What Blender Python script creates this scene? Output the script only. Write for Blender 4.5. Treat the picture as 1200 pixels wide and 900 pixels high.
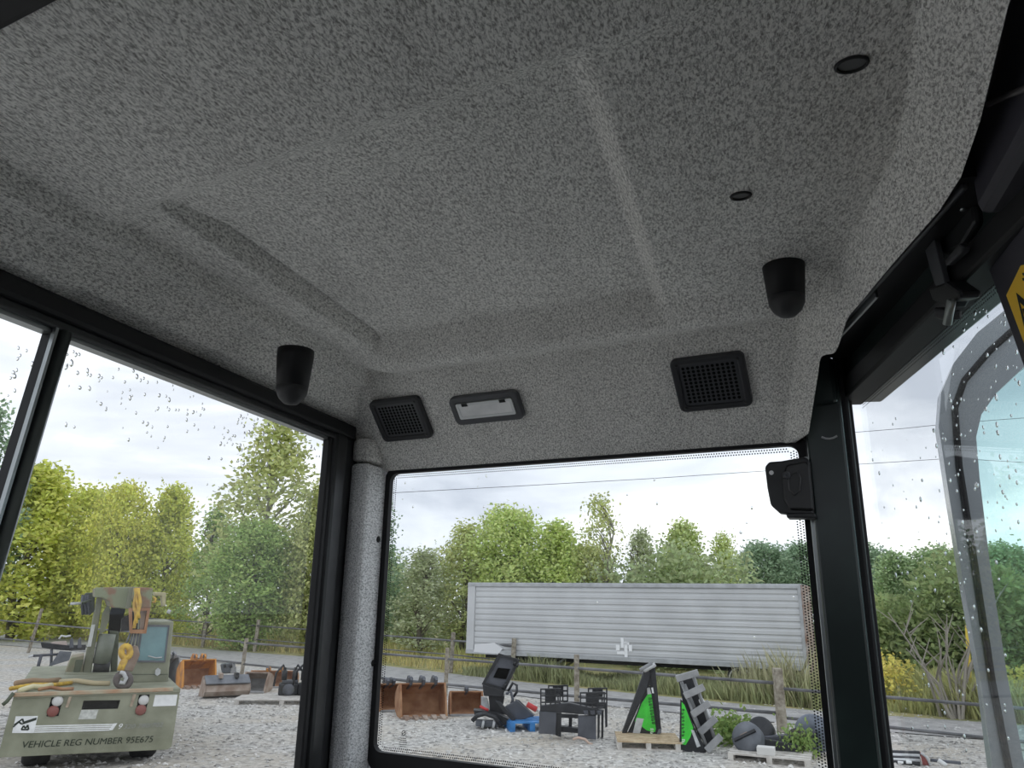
import bpy, math, random
import numpy as np
from mathutils import Matrix, Vector
random.seed(7)
for o in list(bpy.data.objects): bpy.data.objects.remove(o)
SC = bpy.context.scene
COL = SC.collection
# ------------------------------------------------------------------ camera
F, PITCH, ROLL, YAW, H = 870.0, math.radians(16.4), math.radians(1.0), math.radians(18.0), 2.8
_f = Vector((0, math.cos(PITCH), math.sin(PITCH)))
_r0 = Vector((1, 0, 0)); _u0 = _r0.cross(_f)
_r = math.cos(ROLL)*_r0 + math.sin(ROLL)*_u0
_u = -math.sin(ROLL)*_r0 + math.cos(ROLL)*_u0
EYE = Vector((0, 0, H))
cam = bpy.data.cameras.new('camera'); camo = bpy.data.objects.new('camera', cam); COL.objects.link(camo)
M = Matrix((( _r.x, _u.x, -_f.x, 0), (_r.y, _u.y, -_f.y, 0), (_r.z, _u.z, -_f.z, 0), (0, 0, 0, 1)))
camo.matrix_world = Matrix.Translation(EYE) @ M
cam.sensor_fit = 'HORIZONTAL'; cam.sensor_width = 36; cam.lens = F/1200*36
cam.clip_start = .02; cam.clip_end = 1000
SC.camera = camo
# ------------------------------------------------------------------ exposure and sky
SC.view_settings.view_transform = 'Standard'; SC.view_settings.look = 'None'
SC.view_settings.gamma = 1; SC.view_settings.use_curve_mapping = False
SC.view_settings.exposure = 0.56
W = bpy.data.worlds.new('overcast_sky'); SC.world = W; W.use_nodes = True
nt = W.node_tree; nt.nodes.clear()
def N(t, tree=None, **kw):
    n = (tree or nt).nodes.new(t)
    for k, v in kw.items(): setattr(n, k, v)
    return n
tc = N('ShaderNodeTexCoord'); mp = N('ShaderNodeMapping'); mp.inputs['Scale'].default_value = (1, 1, 2.6)
mp.inputs['Location'].default_value = (3.2, 1.4, .7)
nz = N('ShaderNodeTexNoise'); nz.inputs['Scale'].default_value = 2.6; nz.inputs['Detail'].default_value = 7; nz.inputs['Roughness'].default_value = .55; nz.inputs['Distortion'].default_value = .35
cr = N('ShaderNodeValToRGB'); e = cr.color_ramp.elements
e[0].position = .37; e[0].color = (.35, .38, .44, 1); e[1].position = .72; e[1].color = (.98, .98, .98, 1)
x = e.new(.555); x.color = (.53, .56, .615, 1)
bg = N('ShaderNodeBackground'); bg.inputs['Strength'].default_value = 1.3
wo = N('ShaderNodeOutputWorld')
nt.links.new(tc.outputs['Generated'], mp.inputs['Vector']); nt.links.new(mp.outputs['Vector'], nz.inputs['Vector'])
nt.links.new(nz.outputs['Fac'], cr.inputs['Fac']); nt.links.new(cr.outputs['Color'], bg.inputs['Color'])
nt.links.new(bg.outputs['Background'], wo.inputs['Surface'])
# ------------------------------------------------------------------ pixel rays (1200 x 900 frame) to points in the place
def ray(x, y): return _f + _r*((x-600)/F) - _u*((y-450)/F)
CABM = Matrix.Translation(EYE) @ Matrix.Rotation(-YAW, 4, 'Z'); CABI = CABM.inverted()
def cray(x, y): return (CABI.to_3x3() @ ray(x, y))
def hit(d, p, n): return d * (p.dot(n)/d.dot(n))          # ray through the eye with a plane, cab frame
KS = -.15                                                  # skew of the cab's cross direction
CROSS = Vector((1, KS, 0)).normalized(); FN = Vector((-KS, 1, 0)).normalized()
FRONT0 = Vector((-.30, 1.30, 0))
def FP(x, y, off=0): return hit(cray(x, y), FRONT0 + FN*off, FN)
def LP(x, y, u=-.75): return hit(cray(x, y), Vector((u, 0, 0)), Vector((1, 0, 0)))
def CP(x, y, w=.42): return hit(cray(x, y), Vector((0, 0, w)), Vector((0, 0, 1)))
RA, RB = Vector((.165, 1.24, 0)), Vector((.235, .78, 0)); RD = (RB-RA).normalized(); RN = Vector((-RD.y, RD.x, 0))
if RN.x < 0: RN = -RN
def RP(x, y, off=0): return hit(cray(x, y), RA + RN*off, RN)
def G(x, y):                                               # ground point
    d = ray(x, y); return EYE + d*(-H/d.z)
def at(x, y, Y): d = ray(x, y); return EYE + d*(Y/d.y)
def ppm(p): return F/((p-EYE).dot(_f))
# ------------------------------------------------------------------ mesh collector
class MB:
    def __init__(s): s.v = []; s.f = []
    def add(s, vs, fs):
        b = len(s.v); s.v += [tuple(v) for v in vs]; s.f += [tuple(b+i for i in f) for f in fs]; return s
    def hexa(s, p):
        return s.add(p, [(0,3,2,1),(4,5,6,7),(0,1,5,4),(1,2,6,5),(2,3,7,6),(3,0,4,7)])
    def box(s, lo, hi, M=None):
        x0,y0,z0 = lo; x1,y1,z1 = hi
        p = [Vector(q) for q in ((x0,y0,z0),(x1,y0,z0),(x1,y1,z0),(x0,y1,z0),(x0,y0,z1),(x1,y0,z1),(x1,y1,z1),(x0,y1,z1))]
        if M: p = [M @ q for q in p]
        return s.hexa(p)
    def bar(s, a, b, w, h, up=(0,0,1)):                    # rectangular bar from a to b
        a, b = Vector(a), Vector(b); d = (b-a).normalized(); up = Vector(up)
        sx = d.cross(up)
        if sx.length < 1e-4: sx = d.cross(Vector((1,0,0)))
        sx.normalize(); uz = sx.cross(d).normalized(); sx *= w/2; uz *= h/2
        return s.hexa([a-sx-uz, a+sx-uz, b+sx-uz, b-sx-uz, a-sx+uz, a+sx+uz, b+sx+uz, b-sx+uz])
    def prism(s, poly, d):                                 # closed planar outline (3D points) pushed along d
        d = Vector(d); p = [Vector(q) for q in poly]; n = len(p)
        vs = p + [q+d for q in p]
        fs = [tuple(range(n-1, -1, -1)), tuple(range(n, 2*n))] + [(i, (i+1) % n, n+(i+1) % n, n+i) for i in range(n)]
        return s.add(vs, fs)
    def ring(s, outer, inner, d):                          # two outlines with the same count: a frame with depth
        d = Vector(d); o = [Vector(q) for q in outer]; i_ = [Vector(q) for q in inner]; n = len(o)
        vs = o + i_ + [q+d for q in o] + [q+d for q in i_]
        fs = []
        for k in range(n):
            m = (k+1) % n
            fs += [(k, m, n+m, n+k), (2*n+k, 3*n+k, 3*n+m, 2*n+m), (k, 2*n+k, 2*n+m, m), (n+k, n+m, 3*n+m, 3*n+k)]
        return s.add(vs, fs)
    def tube(s, path, r, n=8, closed=False, rs=None):
        P = [Vector(p) for p in path]; m = len(P); rings = []
        prev = None
        for i in range(m):
            if closed: d = P[(i+1) % m]-P[i-1]
            else: d = P[min(i+1, m-1)]-P[max(i-1, 0)]
            d.normalize()
            if prev is None:
                a = d.orthogonal().normalized()
            else:
                a = prev - d*prev.dot(d)
                a = a.normalized() if a.length > 1e-6 else d.orthogonal().normalized()
            prev = a; b = d.cross(a); rr = rs[i] if rs else r
            rings.append([P[i]+a*(rr*math.cos(2*math.pi*k/n))+b*(rr*math.sin(2*math.pi*k/n)) for k in range(n)])
        vs = [v for R in rings for v in R]; fs = []
        for i in range(m if closed else m-1):
            j = (i+1) % m
            for k in range(n):
                l = (k+1) % n; fs.append((i*n+k, i*n+l, j*n+l, j*n+k))
        if not closed: fs += [tuple(range(n-1, -1, -1)), tuple((m-1)*n+k for k in range(n))]
        return s.add(vs, fs)
    def lathe(s, base, axis, prof, n=20):                  # prof: (distance along axis, radius)
        base = Vector(base); axis = Vector(axis).normalized()
        return s.tube([base+axis*t for t, r in prof], 0, n, False, [max(r, 1e-4) for t, r in prof])
    def sphere(s, c, rx, ry, rz, nu=8, nv=6, M=None):
        vs = []; fs = []
        for j in range(nv+1):
            th = math.pi*j/nv
            for i in range(nu):
                ph = 2*math.pi*i/nu
                q = Vector((rx*math.sin(th)*math.cos(ph), ry*math.sin(th)*math.sin(ph), rz*math.cos(th)))
                if M: q = M @ q
                vs.append(Vector(c)+q)
        for j in range(nv):
            for i in range(nu):
                k = (i+1) % nu; fs.append((j*nu+i, (j+1)*nu+i, (j+1)*nu+k, j*nu+k))
        return s.add(vs, fs)
    def build(s, name, mat, parent=None, smooth=False, bevel=0, mw=None, loc=None):
        me = bpy.data.meshes.new(name)
        off = Vector(loc) if loc is not None else Vector((0,0,0))
        me.from_pydata([tuple(Vector(v)-off) for v in s.v], [], s.f); me.update()
        if mat: me.materials.append(mat)
        if smooth: me.shade_smooth()
        o = bpy.data.objects.new(name, me); COL.objects.link(o)
        if parent: o.parent = parent
        if loc is not None: o.location = loc
        if mw is not None: o.matrix_world = mw @ Matrix.Translation(off)
        if bevel:
            b = o.modifiers.new('bevel', 'BEVEL'); b.width = bevel; b.segments = 2; b.limit_method = 'ANGLE'; b.angle_limit = .6
        return o
def fixn(o):                                               # consistent outward normals
    import bmesh
    bm = bmesh.new(); bm.from_mesh(o.data); bmesh.ops.recalc_face_normals(bm, faces=bm.faces); bm.to_mesh(o.data); bm.free(); return o
def tag(o, label, cat=None, group=None, kind=None):
    o['label'] = label
    if cat: o['category'] = cat
    if group: o['group'] = group
    if kind: o['kind'] = kind
    return o
def empty(name, mw):
    o = bpy.data.objects.new(name, None); COL.objects.link(o); o.empty_display_size = .1; o.matrix_world = mw; return o
def cabthing(name, label, cat, p, rot=None, group=None, kind=None):
    m = CABM @ Matrix.Translation(p)
    if rot is not None: m = m @ rot.to_4x4()
    return tag(empty(name, m), label, cat, group, kind)
def struct(o, label, cat='cab part'):
    return tag(o, label, cat, kind='structure')
# ------------------------------------------------------------------ materials
def mat(name, col, rough=.6, metal=0, var=0, scale=20, col2=None, bump=0, bscale=None, coord='Object', detail=4, spec=.5, lo=.35, hi=.65):
    m = bpy.data.materials.new(name); m.use_nodes = True; t = m.node_tree; b = t.nodes['Principled BSDF']
    b.inputs['Base Color'].default_value = (*col, 1); b.inputs['Roughness'].default_value = rough; b.inputs['Metallic'].default_value = metal
    b.inputs['Specular IOR Level'].default_value = spec
    if var or col2 or bump:
        tcx = t.nodes.new('ShaderNodeTexCoord'); n = t.nodes.new('ShaderNodeTexNoise'); n.inputs['Scale'].default_value = scale; n.inputs['Detail'].default_value = detail
        t.links.new(tcx.outputs[coord], n.inputs['Vector'])
        if var or col2:
            r = t.nodes.new('ShaderNodeValToRGB'); el = r.color_ramp.elements
            c2 = col2 or tuple(min(1, c*(1+var)) for c in col); c1 = col if col2 else tuple(c*(1-var) for c in col)
            el[0].position = lo; el[0].color = (*c1, 1); el[1].position = hi; el[1].color = (*c2, 1)
            t.links.new(n.outputs['Fac'], r.inputs['Fac']); t.links.new(r.outputs['Color'], b.inputs['Base Color'])
        if bump:
            n2 = n
            if bscale:
                n2 = t.nodes.new('ShaderNodeTexNoise'); n2.inputs['Scale'].default_value = bscale; n2.inputs['Detail'].default_value = 3
                t.links.new(tcx.outputs[coord], n2.inputs['Vector'])
            bu = t.nodes.new('ShaderNodeBump'); bu.inputs['Strength'].default_value = bump; bu.inputs['Distance'].default_value = .01
            t.links.new(n2.outputs['Fac'], bu.inputs['Height']); t.links.new(bu.outputs['Normal'], b.inputs['Normal'])
    return m
def felt(name, dark, light, scale=330):
    m = bpy.data.materials.new(name); m.use_nodes = True; t = m.node_tree; b = t.nodes['Principled BSDF']
    b.inputs['Roughness'].default_value = 1; b.inputs['Specular IOR Level'].default_value = .1
    tcx = t.nodes.new('ShaderNodeTexCoord'); mpx = t.nodes.new('ShaderNodeMapping'); mpx.inputs['Scale'].default_value = (1.0, .45, 1.0); mpx.inputs['Rotation'].default_value = (0, 0, .9)
    t.links.new(tcx.outputs['Object'], mpx.inputs['Vector'])
    n = t.nodes.new('ShaderNodeTexNoise'); n.inputs['Scale'].default_value = scale; n.inputs['Detail'].default_value = 4; n.inputs['Roughness'].default_value = .72; n.inputs['Distortion'].default_value = .5
    n3 = t.nodes.new('ShaderNodeTexNoise'); n3.inputs['Scale'].default_value = 14; n3.inputs['Detail'].default_value = 3
    t.links.new(mpx.outputs['Vector'], n.inputs['Vector']); t.links.new(mpx.outputs['Vector'], n3.inputs['Vector'])
    r = t.nodes.new('ShaderNodeValToRGB'); el = r.color_ramp.elements
    el[0].position = .37; el[0].color = (*dark, 1); el[1].position = .57; el[1].color = (*light, 1)
    t.links.new(n.outputs['Fac'], r.inputs['Fac'])
    mx = t.nodes.new('ShaderNodeMix'); mx.data_type = 'RGBA'; mx.blend_type = 'MULTIPLY'; mx.inputs['Factor'].default_value = .35
    r3 = t.nodes.new('ShaderNodeValToRGB'); r3.color_ramp.elements[0].position = .35; r3.color_ramp.elements[0].color = (.8,.8,.8,1); r3.color_ramp.elements[1].position = .6
    t.links.new(n3.outputs['Fac'], r3.inputs['Fac'])
    t.links.new(r.outputs['Color'], mx.inputs['A']); t.links.new(r3.outputs['Color'], mx.inputs['B']); t.links.new(mx.outputs['Result'], b.inputs['Base Color'])
    bu = t.nodes.new('ShaderNodeBump'); bu.inputs['Strength'].default_value = .5; bu.inputs['Distance'].default_value = .0012
    t.links.new(n.outputs['Fac'], bu.inputs['Height']); t.links.new(bu.outputs['Normal'], b.inputs['Normal'])
    return m
def glass(name, tint, gloss=.5, dirt=.0):
    m = bpy.data.materials.new(name); m.use_nodes = True; t = m.node_tree; t.nodes.clear()
    out = t.nodes.new('ShaderNodeOutputMaterial'); tr = t.nodes.new('ShaderNodeBsdfTransparent'); tr.inputs['Color'].default_value = (*tint, 1)
    gl = t.nodes.new('ShaderNodeBsdfGlossy'); gl.inputs['Roughness'].default_value = .01
    fr = t.nodes.new('ShaderNodeFresnel'); fr.inputs['IOR'].default_value = 1.45
    mu = t.nodes.new('ShaderNodeMath'); mu.operation = 'MULTIPLY'; mu.inputs[1].default_value = gloss
    t.links.new(fr.outputs['Fac'], mu.inputs[0])
    mx = t.nodes.new('ShaderNodeMixShader'); t.links.new(mu.outputs[0], mx.inputs['Fac']); t.links.new(tr.outputs[0], mx.inputs[1]); t.links.new(gl.outputs[0], mx.inputs[2])
    last = mx
    if dirt:
        df = t.nodes.new('ShaderNodeBsdfDiffuse'); df.inputs['Color'].default_value = (.8,.8,.8,1)
        tcx = t.nodes.new('ShaderNodeTexCoord'); n = t.nodes.new('ShaderNodeTexNoise'); n.inputs['Scale'].default_value = 6; n.inputs['Detail'].default_value = 6
        t.links.new(tcx.outputs['Object'], n.inputs['Vector'])
        mr = t.nodes.new('ShaderNodeMapRange'); mr.inputs['From Min'].default_value = .4; mr.inputs['From Max'].default_value = .75; mr.inputs['To Min'].default_value = dirt*.4; mr.inputs['To Max'].default_value = dirt*1.6
        t.links.new(n.outputs['Fac'], mr.inputs['Value'])
        m2 = t.nodes.new('ShaderNodeMixShader'); t.links.new(mr.outputs[0], m2.inputs['Fac']); t.links.new(mx.outputs[0], m2.inputs[1]); t.links.new(df.outputs[0], m2.inputs[2]); last = m2
    t.links.new(last.outputs[0], out.inputs['Surface'])
    return m
def water(name):
    m = bpy.data.materials.new(name); m.use_nodes = True; t = m.node_tree; t.nodes.clear()
    out = t.nodes.new('ShaderNodeOutputMaterial'); g = t.nodes.new('ShaderNodeBsdfGlass'); g.inputs['IOR'].default_value = 1.33; g.inputs['Roughness'].default_value = .02
    t.links.new(g.outputs[0], out.inputs['Surface']); return m
def leafmat(name):
    m = bpy.data.materials.new(name); m.use_nodes = True; t = m.node_tree; t.nodes.clear()
    out = t.nodes.new('ShaderNodeOutputMaterial'); oi = t.nodes.new('ShaderNodeObjectInfo'); ge = t.nodes.new('ShaderNodeNewGeometry')
    hs = t.nodes.new('ShaderNodeHueSaturation')
    a = t.nodes.new('ShaderNodeMapRange'); a.inputs['To Min'].default_value = .62; a.inputs['To Max'].default_value = 1.38; t.links.new(ge.outputs['Random Per Island'], a.inputs['Value'])
    h = t.nodes.new('ShaderNodeMapRange'); h.inputs['To Min'].default_value = .487; h.inputs['To Max'].default_value = .52
    mm = t.nodes.new('ShaderNodeMath'); mm.operation = 'FRACT'; m7 = t.nodes.new('ShaderNodeMath'); m7.operation = 'MULTIPLY'; m7.inputs[1].default_value = 37.7
    t.links.new(ge.outputs['Random Per Island'], m7.inputs[0]); t.links.new(m7.outputs[0], mm.inputs[0]); t.links.new(mm.outputs[0], h.inputs['Value'])
    t.links.new(oi.outputs['Color'], hs.inputs['Color']); t.links.new(a.outputs[0], hs.inputs['Value']); t.links.new(h.outputs[0], hs.inputs['Hue'])
    d = t.nodes.new('ShaderNodeBsdfDiffuse'); tl = t.nodes.new('ShaderNodeBsdfTranslucent'); mx = t.nodes.new('ShaderNodeMixShader'); mx.inputs['Fac'].default_value = .4
    t.links.new(hs.outputs['Color'], d.inputs['Color']); t.links.new(hs.outputs['Color'], tl.inputs['Color'])
    t.links.new(d.outputs[0], mx.inputs[1]); t.links.new(tl.outputs[0], mx.inputs[2]); t.links.new(mx.outputs[0], out.inputs['Surface'])
    return m
FELT = felt('grey_felt', (.30,.29,.272), (1.0,.985,.945), 430)
FELT2 = felt('grey_felt_pillar', (.34,.345,.35), (1.0,1.0,1.0), 420)
BLACK = mat('black_rubber', (.012,.012,.013), .55, spec=.3)
BLACKP = mat('black_paint', (.016,.017,.018), .38, var=.3, scale=30)
CHAR = mat('charcoal_plastic', (.035,.036,.04), .5)
CHAR2 = mat('charcoal_plastic_light', (.075,.078,.085), .42)
HOLE = mat('hole_black', (.003,.003,.003), .9, spec=.1)
DKGREEN = mat('dark_green_black_paint', (.016,.026,.024), .3, var=.25, scale=12)
POSTBLK = mat('purple_black_panel', (.045,.043,.055), .5, var=.2, scale=8)
ALU = mat('brushed_trim', (.35,.37,.37), .35, .9)
CHROME = mat('mullion_metal', (.16,.18,.175), .28, .85)
GLASS = glass('clear_glass', (.985,.995,.99), .15, .006)
GLASSL = glass('clear_side_glass', (.985,.99,.985), .06, .004)
GLASSD = glass('green_tint_glass', (.80,.94,.93), .25, .02)
WATER = water('rain_water')
FRIT = mat('frit_black', (.01,.01,.01), .6)
LENS = mat('lamp_lens', (.92,.93,.94), .2, var=.12, scale=30)
YEL = mat('sticker_yellow', (1.0,.62,.05), .45)
INK = mat('ink_black', (.01,.01,.01), .6)
TRIMG = mat('grey_cab_trim', (.14,.14,.138), .8, var=.1, scale=40)
# ================================================================== THE CAB
def ss(x, a, b):
    t = min(1, max(0, (x-a)/(b-a))); return t*t*(3-2*t)
def lerp_tab(x, tab):
    if x <= tab[0][0]: return tab[0][1]
    for (x0, y0), (x1, y1) in zip(tab, tab[1:]):
        if x <= x1: return y0+(y1-y0)*(x-x0)/(x1-x0)
    return tab[-1][1]
WTOP = .252                                                # height of the end window's top edge
UL = -.785
EDGE_R = [(.1,.15),(.455,.176),(.58,.190),(.663,.195),(.72,.190),(1.185,.083),(1.25,.066),(1.4,.04)]
FOLD_R = [(.1,.10),(.494,.136),(.592,.147),(.70,.154),(.916,.128),(1.08,.090),(1.2,.064),(1.4,.02)]
def vfront(u): return 1.30 + KS*(u+.30)
def vfold(u): return 1.107 - .156*u
def head(u, v):
    w = .42
    ridge = .468-.19*(u+.03)
    side = ss(u, -.616, -.602)*(1-ss(u, -.122, -.094))
    rec = side*ss(v, ridge-.020, ridge+.022)*(1-ss(v, vfold(u)-.115, vfold(u)-.07))
    w += (.011+.014*ss(v, ridge+.02, ridge+.12))*rec
    gz = ss(v, ridge, ridge+.04)*(1-ss(v, vfold(u)-.14, vfold(u)-.08))
    w += (.008*math.exp(-((u+.606)/.007)**2) + .007*math.exp(-((u+.682)/.010)**2))*gz
    w -= .009*(1-ss(v, ridge-.020, ridge+.022))*(1-ss(u, -.06, .10))
    w -= .026*(1-ss(u, -.694, -.678))
    vf = vfold(u); vw = vfront(u)
    w1 = w - .046*(1-ss(u, -.742, -.704)) - .014*(1-ss(u, -.785, -.735))
    w -= .026*ss(v, vf-.12, vf-.055)*ss(u, -.70, -.60) - .013*ss(v, vf-.06, vf-.004)
    if v > vf:
        t = min(1, (v-vf)/(vw-vf)); w -= (w-WTOP)*(t if t > .1 else t*t/.2+t*.5)
    w = min(w, w1)
    fo = lerp_tab(v, FOLD_R); ed = lerp_tab(v, EDGE_R)
    t = max(0, (u-fo)/(ed-fo)); w -= .055*(t if t > .12 else t*t/.24+.06*t/.12*0)
    return max(w, WTOP)
mb = MB(); NU, NT = 300, 230
for j in range(NT+1):
    t = .29+(1.30-.29)*j/NT
    for i in range(NU+1):
        s = i/NU
        v = t+KS*(UL+s*(.2-UL)+.30)
        ur = lerp_tab(v, EDGE_R); u = UL+(ur-UL)*s
        v = t+KS*(u+.30)
        mb.v.append((u, v, head(u, v)))
for j in range(NT):
    for i in range(NU):
        a = j*(NU+1)+i; mb.f.append((a, a+NU+1, a+NU+2, a+1))
ceiling = struct(mb.build('ceiling', FELT, smooth=True, mw=CABM), 'grey felt moulded headliner covering the cab ceiling', 'headliner')
# turned-down lip of the liner along its right and rear edge, so it has thickness
mb = MB()
rim = [Vector(mb0) for mb0 in [ceiling.data.vertices[j*(NU+1)+NU].co for j in range(NT+1)]]
for a, b in zip(rim, rim[1:]):
    mb.add([a, b, b+Vector((.006,0,.03)), a+Vector((.006,0,.03))], [(0,1,2,3)])
mb.build('liner_edge', FELT, ceiling, smooth=True)
# punched clip holes in the liner
def clip(x, y, r=.010):
    p = CP(x, y, .42); w = head(p.x, p.y); p = CP(x, y, w); w = head(p.x, p.y); p = CP(x, y, w)
    m = MB(); m.tube([p+Vector((r*math.cos(a), .75*r*math.sin(a), -.0006)) for a in [k*math.pi/8 for k in range(16)]], .0016, 6, True)
    o = m.build('clip_hole', INK, ceiling, True, loc=p)
    m = MB(); m.lathe(p+Vector((0,0,.004)), (0,0,-1), [(0, r*.2), (0, r*.9), (.0045, r*.9), (.0045, .001)], 14)
    m.build('clip', mat('clip_grey_%d' % x, (.10,.10,.10), .6), o, loc=None)
    o.children[0].location = -p
clip(998, 75, .012); clip(868, 229, .010); clip(147, 322, .007); clip(260, 369, .006)
# roof shell over the liner
m = MB(); m.box((-.82, .05, .50), (.30, 1.48, .53)); m.box((-.82, -.25, .455), (.30, .24, .475)); m.box((-.83, -.25, .33), (-.79, .60, .50))
struct(m.build('trim_1', mat('roof_underside', (.5,.49,.52), .7), mw=CABM), 'grey painted roof panel edge behind the headliner, top left corner', 'roof panel')
# rear edge gap strip
m = MB()
def rearv(u): return .29+KS*(u+.3)
m.hexa([(-.80, rearv(-.80)-.06, .40), (.25, rearv(.25)-.06, .40), (.25, rearv(.25)-.004, .40), (-.80, rearv(-.8)-.004, .40), (-.80, rearv(-.80)-.06, .46), (.25, rearv(.25)-.06, .46), (.25, rearv(.25)-.004, .46), (-.80, rearv(-.8)-.004, .46)])
struct(m.build('trim_2', BLACK, mw=CABM, bevel=.006), 'black rubber strip along the headliner rear edge, top left corner', 'trim strip')
# cab tub below the windows
m = MB(); m.box((-.80,-.55,-1.40), (.30,1.50,-1.34)); struct(m.build('floor', TRIMG, mw=CABM), 'dark unseen cab floor added to block ground light from below', 'floor')  # unseen floor, added to stop light coming up from the ground
m = MB(); m.box((-.80,-.55,-1.34), (-.775,1.45,-.5)); struct(m.build('wall_left', TRIMG, mw=CABM), 'dark lower cab side wall under the sliding window', 'cab wall')
m = MB(); m.box((-.80,-.62,-1.34), (.30,-.58,.22)); struct(m.build('light_block_back', TRIMG, mw=CABM), 'dark unseen wall added behind the viewpoint to limit rear light', 'cab wall')  # added out of view; its height sets how much rear light enters
m = MB(); m.box((-.80,-.58,-.5), (-.775,-.05,.47)); struct(m.build('light_block_left', TRIMG, mw=CABM), 'dark unseen panel added behind the sliding window to block light', 'cab wall')  # added out of view to keep rear-left light off the headliner
# unseen machine hood and side decks, added to steer light onto the headliner
MACH = mat('machine_grey', (.05,.05,.052), .6, var=.2, scale=3); BOUNCE = mat('bounce_cream', (.80,.78,.73), .5, var=.06, scale=3)  # cream picked to bounce light up through the windows, grey to hold it down
mc = tag(empty('light_shaping_body', CABM @ Matrix.Translation((0,0,-1.4))), 'unseen hood and side decks added under the cab to steer light inside', 'machine', kind='structure')
def slab(x0, x1, y0, y1, zb_, zs): return [(x0,y0,zb_),(x1,y0,zb_),(x1,y1,zb_),(x0,y1,zb_),(x0,y0,zs[0]),(x1,y0,zs[1]),(x1,y1,zs[2]),(x0,y1,zs[3])]
m = MB(); m.hexa(slab(-.80,.35,1.47,3.1,-.4,(1.06,1.06,.74,.74))); m.build('bounce_hood', BOUNCE, mc, bevel=.03)
m = MB(); m.hexa(slab(-2.2,-.82,-1.2,1.1,-.4,(.66,.84,.72,.56))); m.build('added_deck', BOUNCE, mc, bevel=.03)
m = MB(); m.box((.34,-1.2,-.4), (1.7,3.1,.42)); m.build('added_deck', MACH, mc, bevel=.03)
for x0 in (-2.1, 1.0):
    m = MB(); m.box((x0,-1.6,-1.4), (x0+.6,3.3,-.45)); m.build('track', BLACK, mc, bevel=.2)
m = MB(); m.box((-1.4,.2,-1.3), (.9,1.8,-.38)); m.build('undercarriage', MACH, mc)
# ---- front (window end) wall
zf = lambda p, z: Vector((p.x, p.y, z))
wTL, wTR = FP(456, 552), FP(930, 520); wBL, wBR = FP(447, 895), FP(968, 900)
uL_, uR_ = (wTL.x+wBL.x)/2-.004, (wTR.x+wBR.x)/2+.004
def fpt(u, z, off=0): return Vector((u, vfront(u), z)) + FN*off
ZB = -.268
m = MB()
for u0, u1, z0, z1 in ((uL_-.10, uR_+.1, -1.34, ZB-.03), ):
    m.hexa([fpt(u0,z0,.0), fpt(u1,z0,.0), fpt(u1,z0,.05), fpt(u0,z0,.05), fpt(u0,z1,.0), fpt(u1,z1,.0), fpt(u1,z1,.05), fpt(u0,z1,.05)])
struct(m.build('wall_front', CHAR, mw=CABM), 'dark lower cab wall under the end window with trailer view', 'cab wall')
def rrect(u0, u1, z0, z1, r, off, n=5):
    pts = []
    for cx, cz, a0 in ((u1-r, z1-r, 0), (u0+r, z1-r, 90), (u0+r, z0+r, 180), (u1-r, z0+r, 270)):
        for k in range(n+1):
            a = math.radians(a0+90*k/n); pts.append(fpt(cx+r*math.cos(a), cz+r*math.sin(a), off))
    return pts
W2 = empty('window_2', CABM @ Matrix.Translation((0,0,0))); tag(W2, 'fixed end window of the cab looking out at the white trailer', 'window', kind='structure')
m = MB(); m.ring(rrect(uL_-.016, uR_+.02, ZB-.035, WTOP+.012, .03, -.002), rrect(uL_-.003, uR_, ZB, WTOP-.004, .016, -.002), FN*.012)
fixn(m.build('window_seal', BLACK, W2))
m = MB(); m.prism(rrect(uL_-.01, uR_+.01, ZB-.02, WTOP+.004, .02, .006), FN*.004); pane2 = fixn(m.build('pane', GLASS, W2))
def dots(plane, rows, name, parent, rad, mt=FRIT):
    mm = MB()
    for p, n_ in rows:
        a = n_.orthogonal().normalized(); b = n_.cross(a)
        mm.add([p+a*(rad*math.cos(k*math.pi/3))+b*(rad*math.sin(k*math.pi/3)) for k in range(6)], [(0,1,2,3,4,5)])
    o = mm.build(name, mt, parent); o['kind'] = 'stuff'; return o
rows = []
st = .0042
for k in range(2):
    z = WTOP-.008-k*st
    n_ = int((uR_-uL_-.02)/st)
    for i in range(n_): rows.append((fpt(uL_+.01+(i+.5*(k % 2))*st, z, .0055), FN))
for k in range(3):
    n_ = int((WTOP-ZB-.02)/st)
    for i in range(n_):
        z = ZB+.01+(i+.5*(k % 2))*st
        rows.append((fpt(uR_-.003-k*st, z, .0055), FN)); 
        if k < 2: rows.append((fpt(uL_+.003+k*st, z, .0055), FN))
for k in range(2):
    n_ = int((uR_-uL_-.02)/st)
    for i in range(n_): rows.append((fpt(uL_+.01+(i+.5*(k % 2))*st, ZB+.004+k*st, .0055), FN))
dots(None, rows, 'frit_dots', pane2, .00135)
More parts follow.
